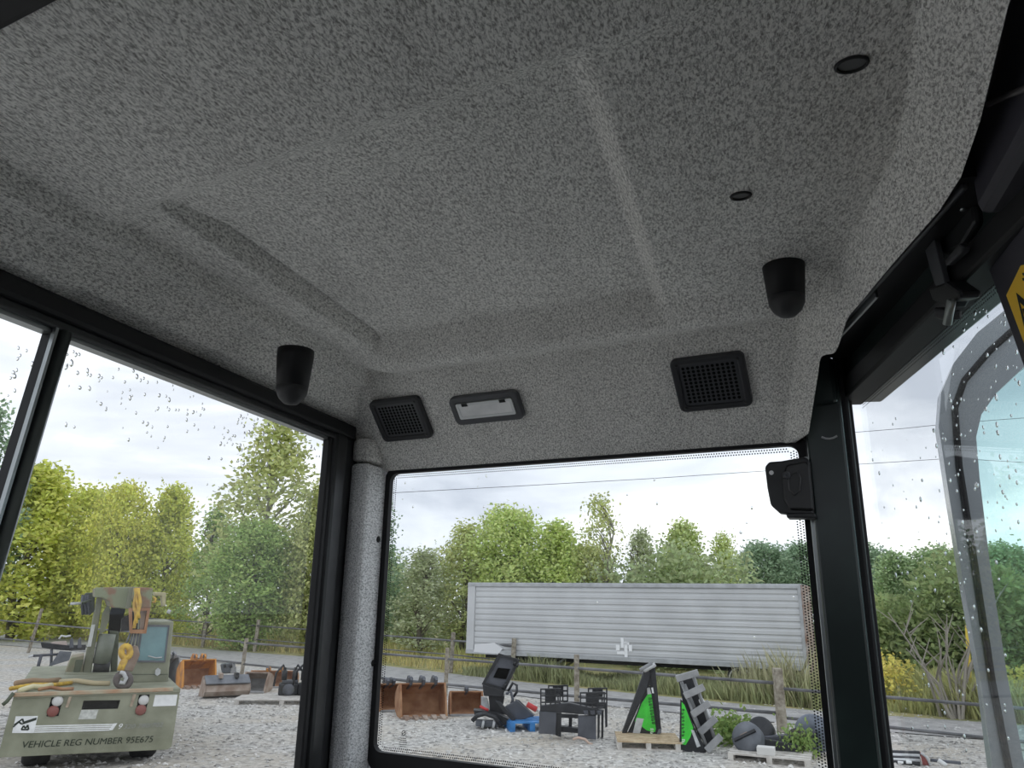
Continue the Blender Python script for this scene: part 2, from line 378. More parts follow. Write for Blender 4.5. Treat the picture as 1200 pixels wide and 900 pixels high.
# maker's etch at the lower left of the pane
mk = MB(); p = FP(473, 859, .0053)
mk.ring([p+CROSS*(.0045*math.cos(a))+Vector((0,0,.0045*math.sin(a))) for a in [k*math.pi/8 for k in range(16)]], [p+CROSS*(.0033*math.cos(a))+Vector((0,0,.0033*math.sin(a))) for a in [k*math.pi/8 for k in range(16)]], FN*.0002)
mk.bar(p-CROSS*.003-Vector((0,0,.0015)), p+CROSS*.003+Vector((0,0,.0015)), .0003, .0012, (0,0,1))
for k, wd in enumerate((.010,.012,.014,.013,.010)):
    q = p-Vector((0,0,.009+.0034*k)); 
    for s0, s1 in ((-1,-.35),(-.25,.3),(.4,1)): mk.bar(q+CROSS*wd*s0*.6, q+CROSS*wd*s1*.6, .0003, .0011)
mk.build('glass_mark', mat('etch_grey', (.12,.12,.12), .7), pane2)
def drops(name, parent, pts, nrm, seed, rmin, rmax):
    rnd = random.Random(seed); mm = MB(); n_ = nrm.normalized(); a = Vector((0,0,1)); b = n_.cross(a)
    for p in pts:
        r = rnd.uniform(rmin, rmax)*rnd.choice((.7,.8,1,1,1.2)); el = rnd.uniform(1, 1.7)
        Mx = Matrix((b, a, n_)).transposed()
        sk = rnd.uniform(-.5,.5); Mx = Mx @ Matrix.Rotation(sk, 3, 'Z')
        mm.sphere(p, r, r*el, r*.55, 8, 6, Mx)
    o = mm.build(name, WATER, parent, True); o['kind'] = 'stuff'; o['label'] = 'rain drops on the outside of the pane'; return o
rnd = random.Random(3)
pts = [FP(*q, .0115) for q in ((484,573),(475,566),(486,560),(561,561),(560,570),(472,585),(484,594),(567,594),(570,558),(767,562),(735,580),(881,595),(875,613),(868,624),(884,747),(700,706),(632,602),(610,640),(770,590),(520,650),(930,700))]
drops('rain_drops', pane2, pts, FN, 1, .0012, .0021)
# ---- felt corner pillar between the side window and the end window, with two screws
pb0, pb1 = LP(413, 502, -.742), FP(453, 560)
v_in = vfront(uL_-.014)
p_out = zf(LP(405,700,-.742), 0); p_mid = zf(hit(cray(421,700), Vector((0,1.292,0)), Vector((0,1,0))), 0); p_in = fpt(uL_-.014, 0, -.008)
ptop = .262
def pillarpoly(z): return [zf(p_out, z), zf(p_mid, z), zf(p_in, z), zf(p_in, z)+FN*.03, zf(p_out, z)+Vector((-.03,.06,0)), zf(p_out, z)+Vector((-.012,.004,0))]
m = MB(); m.prism(pillarpoly(-.75), (0,0,ptop-.002+.75))
T3 = struct(fixn(m.build('trim_3', FELT2, mw=CABM, bevel=.007)), 'grey felt corner pillar cover with two screws beside end window', 'pillar cover')
m = MB()
tq = Vector((-.700, 1.30, .33)); 
m.prism([q for q in pillarpoly(ptop+.003)], (0,0,.046))
m.build('liner_corner', FELT, ceiling, bevel=.008)
pn = (p_in-p_mid).cross(Vector((0,0,1))).normalized()
if pn.y > 0: pn = -pn
for x, y in ((443, 632), (437, 777)):
    q = hit(cray(x, y), p_mid, pn)
    m = MB(); m.lathe(q, pn, [(-.002,.0062),(.0012,.0062),(.0026,.0045),(.003,.0008)], 14); o = m.build('screw', INK, T3, True, loc=q)
    m = MB(); m.bar(Vector((-.003,0,0))+pn*.003, Vector((.003,0,0))+pn*.003, .0012, .0008); m.build('screw_slot', CHAR2, o)
# ---- left side window: black frame, sliding mullion, two panes
WX = -.75
W1 = empty('window_1', CABM); tag(W1, 'black framed sliding side window looking out at the crane truck', 'window', kind='structure')
vEdge = (LP(383,512).y+LP(360,900).y)/2
m = MB(); m.box((-.80, -.05, .306), (-.744, vEdge+.085, .334)); m.build('header_rail', BLACK, W1, bevel=.006)
m = MB(); m.box((-.775, -.05, .295), (-.750, vEdge+.05, .307)); m.build('inner_seal', BLACKP, W1, bevel=.003)
m = MB(); m.box((-.772, -.05, .290), (-.757, vEdge+.02, .296)); m.build('glass_channel', ALU, W1)
m = MB(); m.box((-.768, vEdge+.000, -.75), (-.752, vEdge+.014, .297)); m.build('inner_seal', BLACK, W1, bevel=.003)
m = MB(); m.box((-.768, vEdge+.014, -.75), (-.746, vEdge+.060, .31)); m.build('side_post', BLACKP, W1, bevel=.008)
m = MB(); m.box((-.80, vEdge+.060, -.75), (-.757, vEdge+.13, .335)); m.build('post_return', mat('post_grey', (.045,.047,.05), .6, var=.2, scale=15), W1, bevel=.004)
m = MB(); m.box((-.80, -.05, -.75), (-.745, vEdge+.01, -.50)); m.build('sill_panel', CHAR, W1, bevel=.004)
ma, mb_ = LP(72, 398, -.752), LP(0, 640, -.752); md = (mb_-ma)/(mb_.z-ma.z); mtop = ma+md*(.296-ma.z); mbot = ma+md*(-.50-ma.z)
m = MB(); m.bar(mtop+Vector((-.012,-.002,0)), mbot+Vector((-.012,-.002,0)), .016, .016, (1,0,0)); m.build('mullion_backing', BLACK, W1)
m = MB(); m.tube([mtop+Vector((-.003,.0035,0)), mbot+Vector((-.003,.0035,0))], .0085, 12); mu = m.build('mullion', CHROME, W1, True)
m = MB(); m.bar(mtop+Vector((-.001,-.010,0)), mbot+Vector((-.001,-.010,0)), .0035, .006, (1,0,0)); m.build('mullion_bead', ALU, W1)
m = MB(); m.hexa([(-.772,.0,-.50), (-.769,.0,-.50), (-.769,mbot.y,-.50), (-.772,mbot.y,-.50), (-.772,.0,.297), (-.769,.0,.297), (-.769,mtop.y,.297), (-.772,mtop.y,.297)]); pa = m.build('pane', GLASSL, W1)
m = MB(); m.hexa([(-.766,mbot.y,-.50), (-.763,mbot.y,-.50), (-.763,vEdge+.01,-.50), (-.766,vEdge+.01,-.50), (-.766,mtop.y,.297), (-.763,mtop.y,.297), (-.763,vEdge+.01,.297), (-.766,vEdge+.01,.297)]); pb = m.build('pane', GLASSL, W1)
rnd = random.Random(12); pts = []
def topline(x): return 365+(x)*.377
for k in range(135):
    x = rnd.uniform(75, 378); y = topline(x)+8+abs(rnd.gauss(0, 45))
    if x < 110 and y < 420: pass
    pts.append(LP(x, y, -.768))
for k in range(40):
    x = rnd.gauss(290, 26); y = topline(x)+rnd.uniform(20, 75)
    if 70 < x < 378: pts.append(LP(x, y, -.768))
drops('rain_drops', pb, pts, Vector((-1,0,0)), 5, .0013, .0025)
pts = [LP(rnd.uniform(1, 50), rnd.uniform(395, 520), -.774) for k in range(16)]
drops('rain_drops', pa, pts, Vector((-1,0,0)), 6, .0013, .0025)
# ---- right corner post (front right), dark green-black metal
def col(x_top, y_top, x_bot, y_bot, off):
    return FP(x_top, y_top, off), FP(x_bot, y_bot, off)
pu0, pu1 = uR_+.018, .168
def post(u0, u1, z0, z1, o0, o1, u1b=None):
    a = u1b if u1b is not None else u1
    return [fpt(u0,z0,o0), fpt(a,z0,o0), fpt(a,z0,o1), fpt(u0,z0,o1), fpt(u0,z1,o0), fpt(u1,z1,o0), fpt(u1,z1,o1), fpt(u0,z1,o1)]
T4 = tag(empty('trim_4', CABM), 'dark green-black metal corner post right of the end window', 'cab post', kind='structure')
m = MB(); m.hexa(post(.092, .146, -.75, .37, -.035, .05)); m.build('post_face', DKGREEN, T4, bevel=.004)
m = MB(); m.hexa(post(.140, .156, -.75, .40, -.022, .05)); m.build('post_edge', BLACK, T4, bevel=.004)
m = MB(); m.hexa(post(uR_+.012, .096, -.75, .36, -.012, .05)); m.build('post_side', BLACKP, T4, bevel=.003)
m = MB(); m.hexa(post(.076, .100, .258, .43, -.03, .05)); m.build('liner_end_strip', BLACK, T4, bevel=.004)
m = MB(); m.hexa(post(uR_+.010, uR_+.017, -.70, .225, -.022, -.008)); m.build('trim_bead', ALU, T4, bevel=.001)
m = MB(); m.hexa(post(uR_+.021, uR_+.026, -.70, .19, -.020, -.008)); m.build('trim_bead', CHROME, T4)
m = MB(); m.hexa(post(.084, .142, .30, .375, -.044, -.02)); m.build('post_cap', DKGREEN, T4, bevel=.006)
m = MB(); q = FP(972, 513, -.037); m.tube([q+CROSS*(t*.011)+Vector((0,0,.0035*(t*t)-.0015)) for t in (-1,-.5,0,.5,1)], .0016, 6); m.build('cap_notch', mat('worn_edge', (.35,.36,.36), .5), T4)
# ---- window latch body bolted on the corner post
c = FP(924, 571, -.05)
LT = cabthing('window_latch', 'black moulded window latch bolted on the right corner post', 'latch', c)
def lat(x, y, off=-.05): return FP(x, y, off)-c
pl = [lat(*q) for q in ((896,547),(901,541),(915,540),(944,535),(949,540),(954,604),(930,604),(913,601),(903,592),(899,572))]
m = MB(); m.prism(pl, FN*.022); fixn(m.build('latch_plate', BLACKP, LT, bevel=.003))
pl = [lat(*q, -.058) for q in ((921,545),(944,540),(949,545),(954,598),(925,597),(918,585),(916,562))]
m = MB(); m.prism(pl, FN*.012); fixn(m.build('latch_body', mat('latch_black', (.02,.02,.02), .35), LT, bevel=.003))
m = MB(); m.tube([lat(*q, -.060) for q in ((926,556),(934,553),(938,560),(937,575),(931,580),(925,574),(924,562))], .0014, 6, True); m.build('slot_rim', mat('latch_rim', (.06,.06,.06), .4), LT, True)
m = MB(); m.lathe(lat(922,557,-.058), -FN, [(0,.006),(.003,.006),(.004,.004),(.004,.001)], 12); m.build('bolt', CHAR2, LT, True)
m = MB(); m.lathe(lat(904,554,-.0506), -FN, [(0,.0035),(.0005,.0035),(.0005,.0005)], 12); m.build('screw_hole', mat('hole_painted_light', (.9,.9,.9), .5), LT)  # white disc paints the light showing through the hole
m = MB(); m.prism([lat(*q, -.055) for q in ((921,601),(955,601),(957,607),(922,607))], FN*.03); fixn(m.build('latch_foot', BLACKP, LT, bevel=.002))
# ---- right side: header, glass, rear post panel
T5 = tag(empty('trim_5', CABM), 'black header rail over the right hand door glass', 'door header', kind='structure')
def rp(t, z, off=0): q = RA+(RB-RA)*t+RN*off; return Vector((q.x, q.y, z))
GT = .318
def rbox(t0, t1, z0, z1, o0, o1): return [rp(t0,z0,o0), rp(t1,z0,o0), rp(t1,z0,o1), rp(t0,z0,o1), rp(t0,z1,o0), rp(t1,z1,o0), rp(t1,z1,o1), rp(t0,z1,o1)]
m = MB(); m.hexa(rbox(-.06, 1.35, GT, .40, -.012, .05)); m.build('header_face', DKGREEN, T5, bevel=.004)
m = MB(); m.hexa(rbox(-.06, 1.35, GT-.004, .345, -.020, .02)); m.build('header_lip', BLACK, T5, bevel=.004)
m = MB(); m.hexa([Vector(q) for q in ((.088,1.19,.372),(.20,.68,.372),(.26,.68,.372),(.17,1.19,.372),(.088,1.19,.50),(.20,.68,.50),(.26,.68,.50),(.17,1.19,.50))]); m.build('header_top', BLACK, T5)
m = MB(); m.bar(Vector((.098,1.17,.366)), Vector((.205,.69,.372)), .006, .010); m.build('liner_clamp', CHAR2, T5, bevel=.002)
m = MB(); m.bar(Vector((.115,1.12,.360)), Vector((.160,.915,.363)), .004, .012); m.build('bare_strip', ALU, T5, bevel=.001)
W3 = tag(empty('window_3', CABM), 'rain speckled right hand door glass with the open door beyond', 'window', kind='structure')
m = MB(); m.hexa(rbox(-.03, 1.3, -.75, GT+.003, .012, .016)); p3 = m.build('pane', GLASS, W3)
m = MB(); m.hexa(rbox(-.04, -.008, -.75, GT, -.024, -.002)); m.build('glass_seal', BLACK, W3, bevel=.002)
rows = []
for k in range(3):
    n_ = int((RB-RA).length*1.3/st)
    for i in range(n_): rows.append((rp((i+.5*(k % 2))*st/(RB-RA).length, GT-.007-k*st, .0115), -RN))
dots(None, rows, 'frit_dots', p3, .0012)
rnd = random.Random(21); pts = []
for k in range(52):
    y = rnd.uniform(490, 700); pts.append(RP(rnd.uniform(1012+(y-480)*.11, 1110+(y-480)*.13), y, .0165))
for k in range(110):
    y = rnd.uniform(360, 640); x = rnd.uniform(1100, 1195)
    if y > 345+(1163-x)*.83: pts.append(RP(x, y, .0165))
for k in range(40):
    y = rnd.uniform(640, 880); pts.append(RP(rnd.uniform(1060, 1190), y, .0165))
drops('rain_drops', p3, pts, RN, 8, .0010, .0020)
# rear post beside the photographer
T6 = tag(empty('trim_6', CABM), 'purplish black door post panel carrying the yellow warning sticker', 'door post', kind='structure')
e1, e2 = RP(1163, 336, -.004), RP(1203, 448, -.004)
ed = (e2-e1)/(e2.z-e1.z)
eb = e1+ed*(-.75-e1.z); et = e1+ed*(.36-e1.z)
m = MB(); back = Vector((.05, -1.32, 0))  # panel carried on out of view to shut out doorway light
m.hexa([eb, eb+back, eb+back+RN*.05, eb+RN*.03, et, et+back, et+back+RN*.05, et+RN*.03]); m.build('post_panel', POSTBLK, T6, bevel=.006)
m = MB(); m.hexa([Vector(q) for q in ((.212,.70,.34),(.215,-.58,.34),(.30,-.58,.34),(.28,.70,.34),(.212,.70,.47),(.215,-.58,.47),(.30,-.58,.47),(.28,.70,.47))]); m.build('post_head', POSTBLK, T6, bevel=.01)
q0, q1 = LP(1188, -30, .208), LP(1157, 118, .208)
m = MB(); m.tube([q0, q1], .0022, 8); m.build('edge_rod', mat('dull_rod', (.16,.15,.155), .5), T6, True)
m = MB(); m.tube([LP(1158,122,.209), LP(1180,112,.209), LP(1215,98,.209)], .0026, 6); m.build('weld_seam', mat('seam', (.10,.09,.09), .5), T6, True)
# yellow warning sticker
sn = (et-eb).cross(back).normalized(); sn = -sn if sn.x > 0 else sn
def SP(x, y, o=.0015): return hit(cray(x, y), eb+sn*o, sn)
sc = SP(1215, 370)
ST = cabthing('warning_sticker', 'yellow warning sticker with black triangle on the dark door post', 'sticker', sc)
oct_ = [(1180,346),(1197,311),(1240,300),(1275,330),(1290,400),(1262,470),(1215,440)]
m = MB(); m.prism([SP(*q)-sc for q in oct_], sn*.0006); fixn(m.build('sticker_sheet', YEL, ST))
def tri(ps, o): return [SP(*q, o)-sc for q in ps]
m = MB(); m.ring(tri(((1191,343),(1250,395),(1206,408)), .0024), tri(((1195,354),(1238,393),(1208,401)), .0024), sn*.0002); fixn(m.build('triangle', INK, ST))
m = MB(); m.prism(tri(((1198,362),(1201,361),(1210,385),(1206,386)), .0024), sn*.0002); fixn(m.build('exclamation_bar', INK, ST))
for yy in (322, 328):
    m = MB(); m.prism(tri(((1198,yy-2),(1235,yy-9),(1236,yy-6),(1199,yy+1)), .0024), sn*.0002); fixn(m.build('sticker_lettering', INK, ST))
# door catch hanging from the right header
c = RP(1100, 290, -.03)
DC = cabthing('door_catch', 'black door catch with folded bracket hanging from right header', 'door catch', c)
def dc(x, y, o=-.03): return RP(x, y, o)-c
m = MB(); m.prism([dc(*q) for q in ((1085,255),(1090,262),(1110,345),(1104,352),(1094,330),(1084,295))], RN*.006); fixn(m.build('folded_bracket', CHAR2, DC, bevel=.001))
m = MB(); m.prism([dc(*q, -.02) for q in ((1092,240),(1138,228),(1142,262),(1125,290),(1104,300),(1096,270))], RN*.02); fixn(m.build('bracket_plate', BLACKP, DC, bevel=.004))
m = MB(); m.prism([dc(*q, -.034) for q in ((1106,304),(1124,285),(1128,289),(1126,296),(1108,312))], RN*.008); fixn(m.build('catch_lever', CHAR, DC, bevel=.002))
m = MB(); m.prism([dc(*q, -.034) for q in ((1087,338),(1108,330),(1125,342),(1124,350),(1112,354),(1108,362),(1092,352))], RN*.02); fixn(m.build('catch_body', BLACKP, DC, bevel=.003))
m = MB(); m.prism([dc(*q, -.036) for q in ((1092,360),(1108,364),(1108,376),(1096,374))], RN*.016); fixn(m.build('catch_roller', CHAR, DC, bevel=.003))
m = MB(); m.tube([dc(1115,352,-.038), dc(1110,380,-.038)], .0042, 10); m.build('catch_pin', mat('galvanised_pin', (.35,.38,.36), .4, .5), DC, True)
m = MB(); m.tube([dc(1100,254,-.026), dc(1106,247,-.026), dc(1130,244,-.026)], .003, 8); m.build('spring_rod', ALU, DC, True)
# ---- rubber stops hanging from the liner
def stop(x, y, label):
    p = CP(x, y, .42); p = CP(x, y, head(p.x, p.y)); 
    o = cabthing('rubber_stop', label, 'rubber stop', p, group='rubber stops under the headliner')
    m = MB(); m.lathe((0,0,.012), (0,0,-1), [(0,.0262),(.012,.0262),(.056,.0225)], 24); m.build('stop_body', BLACK, o, True)
    m = MB(); m.lathe((0,0,-.044), (0,0,-1), [(0,.0225),(.008,.0218),(.017,.0175),(.024,.010),(.026,.001)], 24); m.build('stop_tip', mat('soft_rubber_%d' % x, (.03,.03,.032), .6), o, True)
stop(918, 312, 'black conical rubber stop hanging above the right speaker grille')
stop(346, 420, 'black conical rubber stop hanging above the left side window')
# ---- speakers and dome light on the sloping end band
bm_u = -.30
B0 = Vector((bm_u, vfold(bm_u), .406)); B1 = Vector((bm_u, vfront(bm_u), WTOP))
BX = CROSS.copy(); BY = (B0-B1).normalized(); BY = (BY-BX*BY.dot(BX)).normalized(); BN = BX.cross(BY); 
if BN.y > 0: BN = -BN
def BP(x, y, o=.003): return hit(cray(x, y), (B0+B1)/2+BN*o, BN)
def bthing(name, label, cat, corners, group=None):
    P = [BP(*q) for q in corners]; c = sum(P, Vector())/len(P)
    w = ((P[1]-P[0])+(P[2]-P[3])).dot(BX)/2; h = ((P[0]-P[3])+(P[1]-P[2])).dot(BY)/2
    sk = (((P[0]-P[3])+(P[1]-P[2]))/2).dot(BX)/max(h, 1e-6)
    rot = Matrix((BX+Vector((0,0,0)), BY, BN)).transposed()
    if rot.determinant() < 0: rot = Matrix((-BX, BY, BN)).transposed()
    return cabthing(name, label, cat, c, rot, group), abs(w), abs(h)
def rr(w, h, r, z, n=5):
    pts = []
    for sx, sy, a0 in ((1,1,0),(-1,1,90),(-1,-1,180),(1,-1,270)):
        for k in range(n+1):
            a = math.radians(a0+90*k/n); pts.append(Vector((sx*(w/2-r)+r*math.cos(a), sy*(h/2-r)+r*math.sin(a), z)))
    return pts
def speaker(corners, label):
    o, w, h = bthing('speaker', label, 'speaker', corners, 'speaker grilles over the end window')
    m = MB(); m.ring(rr(w, h, .010, -.006), rr(w-.022, h-.020, .007, -.006), (0,0,.014)); fixn(m.build('speaker_frame', CHAR, o, bevel=.003))
    m = MB(); m.prism(rr(w-.018, h-.016, .007, -.004), (0,0,.008)); fixn(m.build('grille', CHAR2, o))
    m = MB(); nx, ny = 11, 10
    for i in range(nx):
        for j in range(ny):
            x = (i+.5)/nx-.5; y = (j+.5)/ny-.5
            m.lathe((x*(w-.030), y*(h-.028), .0036), (0,0,1), [(0,.0023),(.0008,.0027),(.00081,.0005)], 8)
    ho = m.build('grille_holes', HOLE, o); ho['kind'] = 'stuff'
    for sx, sy in ((1,1),(-1,1),(1,-1),(-1,-1)):
        m = MB(); m.lathe((sx*(w/2-.010), sy*(h/2-.009), .007), (0,0,1), [(0,.0032),(.0012,.003),(.0016,.0005)], 10); m.build('screw', BLACKP, o, True)
speaker(((430,472),(487,462),(511,509),(456,518)), 'square perforated speaker grille left of the dome light')
speaker(((783,421),(872,411),(882,472),(800,483)), 'larger square perforated speaker grille right of the dome light')
o, w, h = bthing('dome_light', 'rectangular dome light with metal bezel between the two speakers', 'light', ((522,466),(605,456),(617,488),(541,498)))
m = MB(); m.ring(rr(w, h, .012, -.006), rr(w-.026, h-.026, .004, -.006), (0,0,.013)); fixn(m.build('bezel', CHAR2, o, bevel=.003))
m = MB(); m.prism(rr(w-.030, h-.030, .003, -.002), (0,0,.009)); ln = fixn(m.build('lens', LENS, o, bevel=.003))
m = MB(); m.ring(rr(w-.026, h-.026, .003, .003), rr(w-.036, h-.036, .002, .003), (0,0,.005)); fixn(m.build('lens_rim', mat('lens_edge', (.8,.82,.82), .2), o))
for sx in (-.8, .8):
    m = MB(); m.box((sx*(w/2-.022)-.006, h/2-.019, .004), (sx*(w/2-.022)+.006, h/2-.013, .0085)); m.build('bezel_clip', BLACK, o)
# ---- the open cab door outside the right hand glass
DV = 1.62
DN = Vector((.05, 1, 0)).normalized()
def DP(x, y, o=0): return hit(cray(x, y), Vector((.4, DV, 0))+DN*o, DN)
outer = [(1168,940),(1150,800),(1130,690),(1112,580),(1100,500),(1103,460),(1118,425),(1145,390),(1200,345),(1290,275)]
inner = [(1209,940),(1180,790),(1160,660),(1148,560),(1144,512),(1150,486),(1168,460),(1200,430),(1260,385),(1330,335)]
sealp = [(1190,940),(1163,800),(1142,660),(1124,545),(1119,478),(1130,446),(1160,411),(1200,375),(1300,295)]
D1 = tag(empty('door_1', CABM), 'open cab door with curved grey frame beyond the right glass', 'cab door', kind='structure')
po = [DP(*q) for q in outer]; pi = [DP(*q) for q in inner]
def ext(P): a = P[0]; d = (P[0]-P[1]).normalized(); return [a+d*.8]+P
po, pi = ext(po), ext(pi)
poly = po+[q for q in reversed(pi)]
DOORG = mat('door_frame_grey', (.27,.30,.315), .22, 0, var=.15, scale=3, spec=.8)
m = MB(); n = len(po)
for k in range(n-1):
    a, b, c_, d = po[k], po[k+1], pi[k+1], pi[k]; T = DN*.045
    m.hexa([a, d, c_, b, a+T, d+T, c_+T, b+T])
fixn(m.build('door_frame', DOORG, D1))
m = MB(); m.tube(ext([DP(*q, -.004) for q in sealp]), .006, 8); m.build('door_seal', BLACK, D1, True)
far = Vector((.75, 0, 0))
m = MB(); gp = [q+DN*.02 for q in pi]+[pi[-1]+Vector((.7,-.03,.0))+DN*.02, pi[0]+Vector((.7,-.03,0))+DN*.02]
m.prism(gp, DN*.004); fixn(m.build('door_pane', GLASSD, D1))
# ================================================================== OUTSIDE: ground, road, verge
def gravel(name, c1, c2, c3, s1, s2):
    m = bpy.data.materials.new(name); m.use_nodes = True; t = m.node_tree; b = t.nodes['Principled BSDF']; b.inputs['Roughness'].default_value = .95; b.inputs['Specular IOR Level'].default_value = .15
    tcx = t.nodes.new('ShaderNodeTexCoord')
    n = t.nodes.new('ShaderNodeTexNoise'); n.inputs['Scale'].default_value = s1; n.inputs['Detail'].default_value = 5; n.inputs['Roughness'].default_value = .7
    n2 = t.nodes.new('ShaderNodeTexNoise'); n2.inputs['Scale'].default_value = s2; n2.inputs['Detail'].default_value = 4
    for q in (n, n2): t.links.new(tcx.outputs['Object'], q.inputs['Vector'])
    r = t.nodes.new('ShaderNodeValToRGB'); el = r.color_ramp.elements; el[0].position = .38; el[0].color = (*c1, 1); el[1].position = .6; el[1].color = (*c2, 1)
    r2 = t.nodes.new('ShaderNodeValToRGB'); e2_ = r2.color_ramp.elements; e2_[0].position = .42; e2_[0].color = (0,0,0,1); e2_[1].position = .68; e2_[1].color = (1,1,1,1)
    mx = t.nodes.new('ShaderNodeMix'); mx.data_type = 'RGBA'; mx.inputs['B'].default_value = (*c3, 1)
    mm = t.nodes.new('ShaderNodeMath'); mm.operation = 'MULTIPLY'; mm.inputs[1].default_value = .6
    t.links.new(n.outputs['Fac'], r.inputs['Fac']); t.links.new(n2.outputs['Fac'], r2.inputs['Fac']); t.links.new(r2.outputs['Color'], mm.inputs[0]); t.links.new(mm.outputs[0], mx.inputs['Factor'])
    t.links.new(r.outputs['Color'], mx.inputs['A']); t.links.new(mx.outputs['Result'], b.inputs['Base Color'])
    bu = t.nodes.new('ShaderNodeBump'); bu.inputs['Strength'].default_value = .6; bu.inputs['Distance'].default_value = .04
    t.links.new(n.outputs['Fac'], bu.inputs['Height']); t.links.new(bu.outputs['Normal'], b.inputs['Normal'])
    return m
GRAV = gravel('gravel', (.27,.26,.245), (.68,.66,.62), (.54,.47,.37), 7, .45)
m = MB(); m.add([(-120,-60,0),(120,-60,0),(120,160,0),(-120,160,0)], [(0,1,2,3)])
struct(m.build('ground', GRAV), 'pale crushed gravel yard surface', 'ground')
ROADF = [(-400,705),(-150,730),(0,743),(200,758),(360,770),(640,803),(840,823),(960,834),(1150,847),(1400,868),(1700,893)]
ROADN = [(-400,712),(-150,741),(0,756),(200,772),(360,785),(640,820),(840,841),(960,852),(1150,867),(1400,890),(1700,918)]
m = MB(); a = [G(*q)+Vector((0,0,.02)) for q in ROADF]; b = [G(*q)+Vector((0,0,.02)) for q in ROADN]
m.add(a+b, [(i, len(a)+i, len(a)+i+1, i+1) for i in range(len(a)-1)])
ROADM = mat('road_asphalt', (.38,.37,.36), .9, var=.18, scale=3, bump=.2)
struct(m.build('road', ROADM), 'worn grey asphalt road running behind the pipe fence', 'road')
VERGE = mat('verge_grass', (.20,.22,.08), 1, col2=(.42,.36,.17), scale=1.3, detail=6, bump=.5, bscale=9)
m = MB(); far_ = [Vector((q.x*2.2+ (0 if q.x>0 else -20), max(q.y+70, 110), .01)) for q in a]
m.add([q-Vector((0,0,.005)) for q in a]+far_, [(i+1, len(a)+i+1, len(a)+i, i) for i in range(len(a)-1)])
struct(fixn(m.build('verge', VERGE)), 'rough grass verge between the road and the trees', 'grass verge')
# loose stones on the near gravel
rs = np.random.RandomState(5)
def stones(n, box, smin, smax, name, mt):
    c = np.column_stack([rs.uniform(box[0], box[1], n), rs.uniform(box[2], box[3], n)])
    s = rs.uniform(smin, smax, n)
    base = np.array([(1,0,0),(-.5,.87,0),(-.5,-.87,0),(.1,.1,.8),(.6,.6,.35),(-.8,.1,.4)])
    fs = [(0,1,4),(1,2,5),(0,4,3),(4,1,3),(1,5,3),(5,2,3),(2,0,3)]
    ang = rs.uniform(0, 6.28, n); V = []; Fc = []
    for i in range(n):
        ca, sa = math.cos(ang[i]), math.sin(ang[i])
        for p in base: V.append((c[i,0]+s[i]*(p[0]*ca-p[1]*sa), c[i,1]+s[i]*(p[0]*sa+p[1]*ca), s[i]*p[2]*rs.uniform(.6,1)))
        Fc += [tuple(6*i+k for k in f) for f in fs]
    mm = MB(); mm.v = V; mm.f = Fc; o = mm.build(name, mt); return o
STONE = mat('stone', (.30,.29,.27), .9, col2=(.72,.70,.66), scale=2.2, detail=3, lo=.4, hi=.6)
tag(stones(9000, (-13, 14, 12.5, 24), .018, .06, 'gravel_stones', STONE), 'loose pale crushed stones scattered over the near gravel', 'gravel', kind='stuff')
# ------------------------------------------------------------------ fences
WOOD = mat('weathered_wood', (.20,.17,.13), .9, col2=(.42,.38,.31), scale=9, detail=5, bump=.3)
PIPE = mat('pipe_grey', (.16,.16,.165), .5, .3, var=.3, scale=2)
FN1 = tag(empty('pipe_fence', Matrix.Translation(G(676,829))), 'near fence of weathered wooden posts with two grey pipe rails', 'fence')
I1 = FN1.matrix_world.inverted()
near_posts = [(-230,752,690,.11),(33,765,713,.12),(283,792,748,.12),(522,815,759,.12),(676,829,767,.14),(917,858,783,.20),(1290,884,822,.16)]
for x, yb, yt, wd in near_posts:
    g = G(x, yb); t = at(x, yt, g.y); hgt = t.z; lean = Vector((random.uniform(-.03,.03)+ (.03 if x < 600 else 0), 0, 0))
    if x == 33: lean = Vector((.28,0,0))
    m = MB(); m.bar(g, g+Vector((lean.x, 0, hgt)), wd, wd*.9, (0,1,0)); o = m.build('post', WOOD, None, bevel=.012); 
    o.parent = FN1; o.matrix_parent_inverse = I1
def rail(pts, r, par, inv, mt=PIPE, name='rail'):
    P = []
    for x, y in pts:
        # depth follows the post line
        for (x0, y0, *_), (x1, y1, *_) in zip(par['posts'], par['posts'][1:]):
            if x <= x1 or (x1, y1) == tuple(par['posts'][-1][:2]):
                g0, g1 = G(x0, y0), G(x1, y1)
                d = ray(x, y); A = g1-g0; nn = Vector((-A.y, A.x, 0))
                k = (g0-EYE).dot(nn)/d.dot(nn); P.append(EYE+d*k); break
    m = MB(); m.tube(P, r, 8); o = m.build(name, mt, None, True); o.parent = par['root']; o.matrix_parent_inverse = inv; return o
par = {'root': FN1, 'posts': near_posts}
rail([(-230,706),(33,730),(283,752)], .035, par, I1); rail([(283,753),(522,772),(676,783),(917,801)], .038, par, I1); rail([(917,807),(1040,817),(1150,826),(1290,838)], .036, par, I1)
rail([(-230,728),(33,751),(283,777)], .035, par, I1); rail([(283,778),(522,802),(676,816),(917,836)], .038, par, I1); rail([(917,841),(1040,852),(1150,864),(1290,878)], .036, par, I1)
FN2 = tag(empty('rail_fence', Matrix.Translation(G(298,765))), 'far fence of slim grey posts and thin rail beyond the road', 'fence')
I2 = FN2.matrix_world.inverted()
far_posts = [(-120,738,702),(-20,744,708),(105,750,714),(237,759,722),(298,764,726),(400,774,733),(528,789,741),(600,797,748)]
for x, yb, yt in far_posts:
    g = G(x, yb); t = at(x, yt, g.y)
    m = MB(); m.bar(g, Vector((g.x+.06, g.y, t.z)), .17, .15, (0,1,0)); o = m.build('post', WOOD, None, bevel=.012); o.parent = FN2; o.matrix_parent_inverse = I2
par2 = {'root': FN2, 'posts': far_posts}
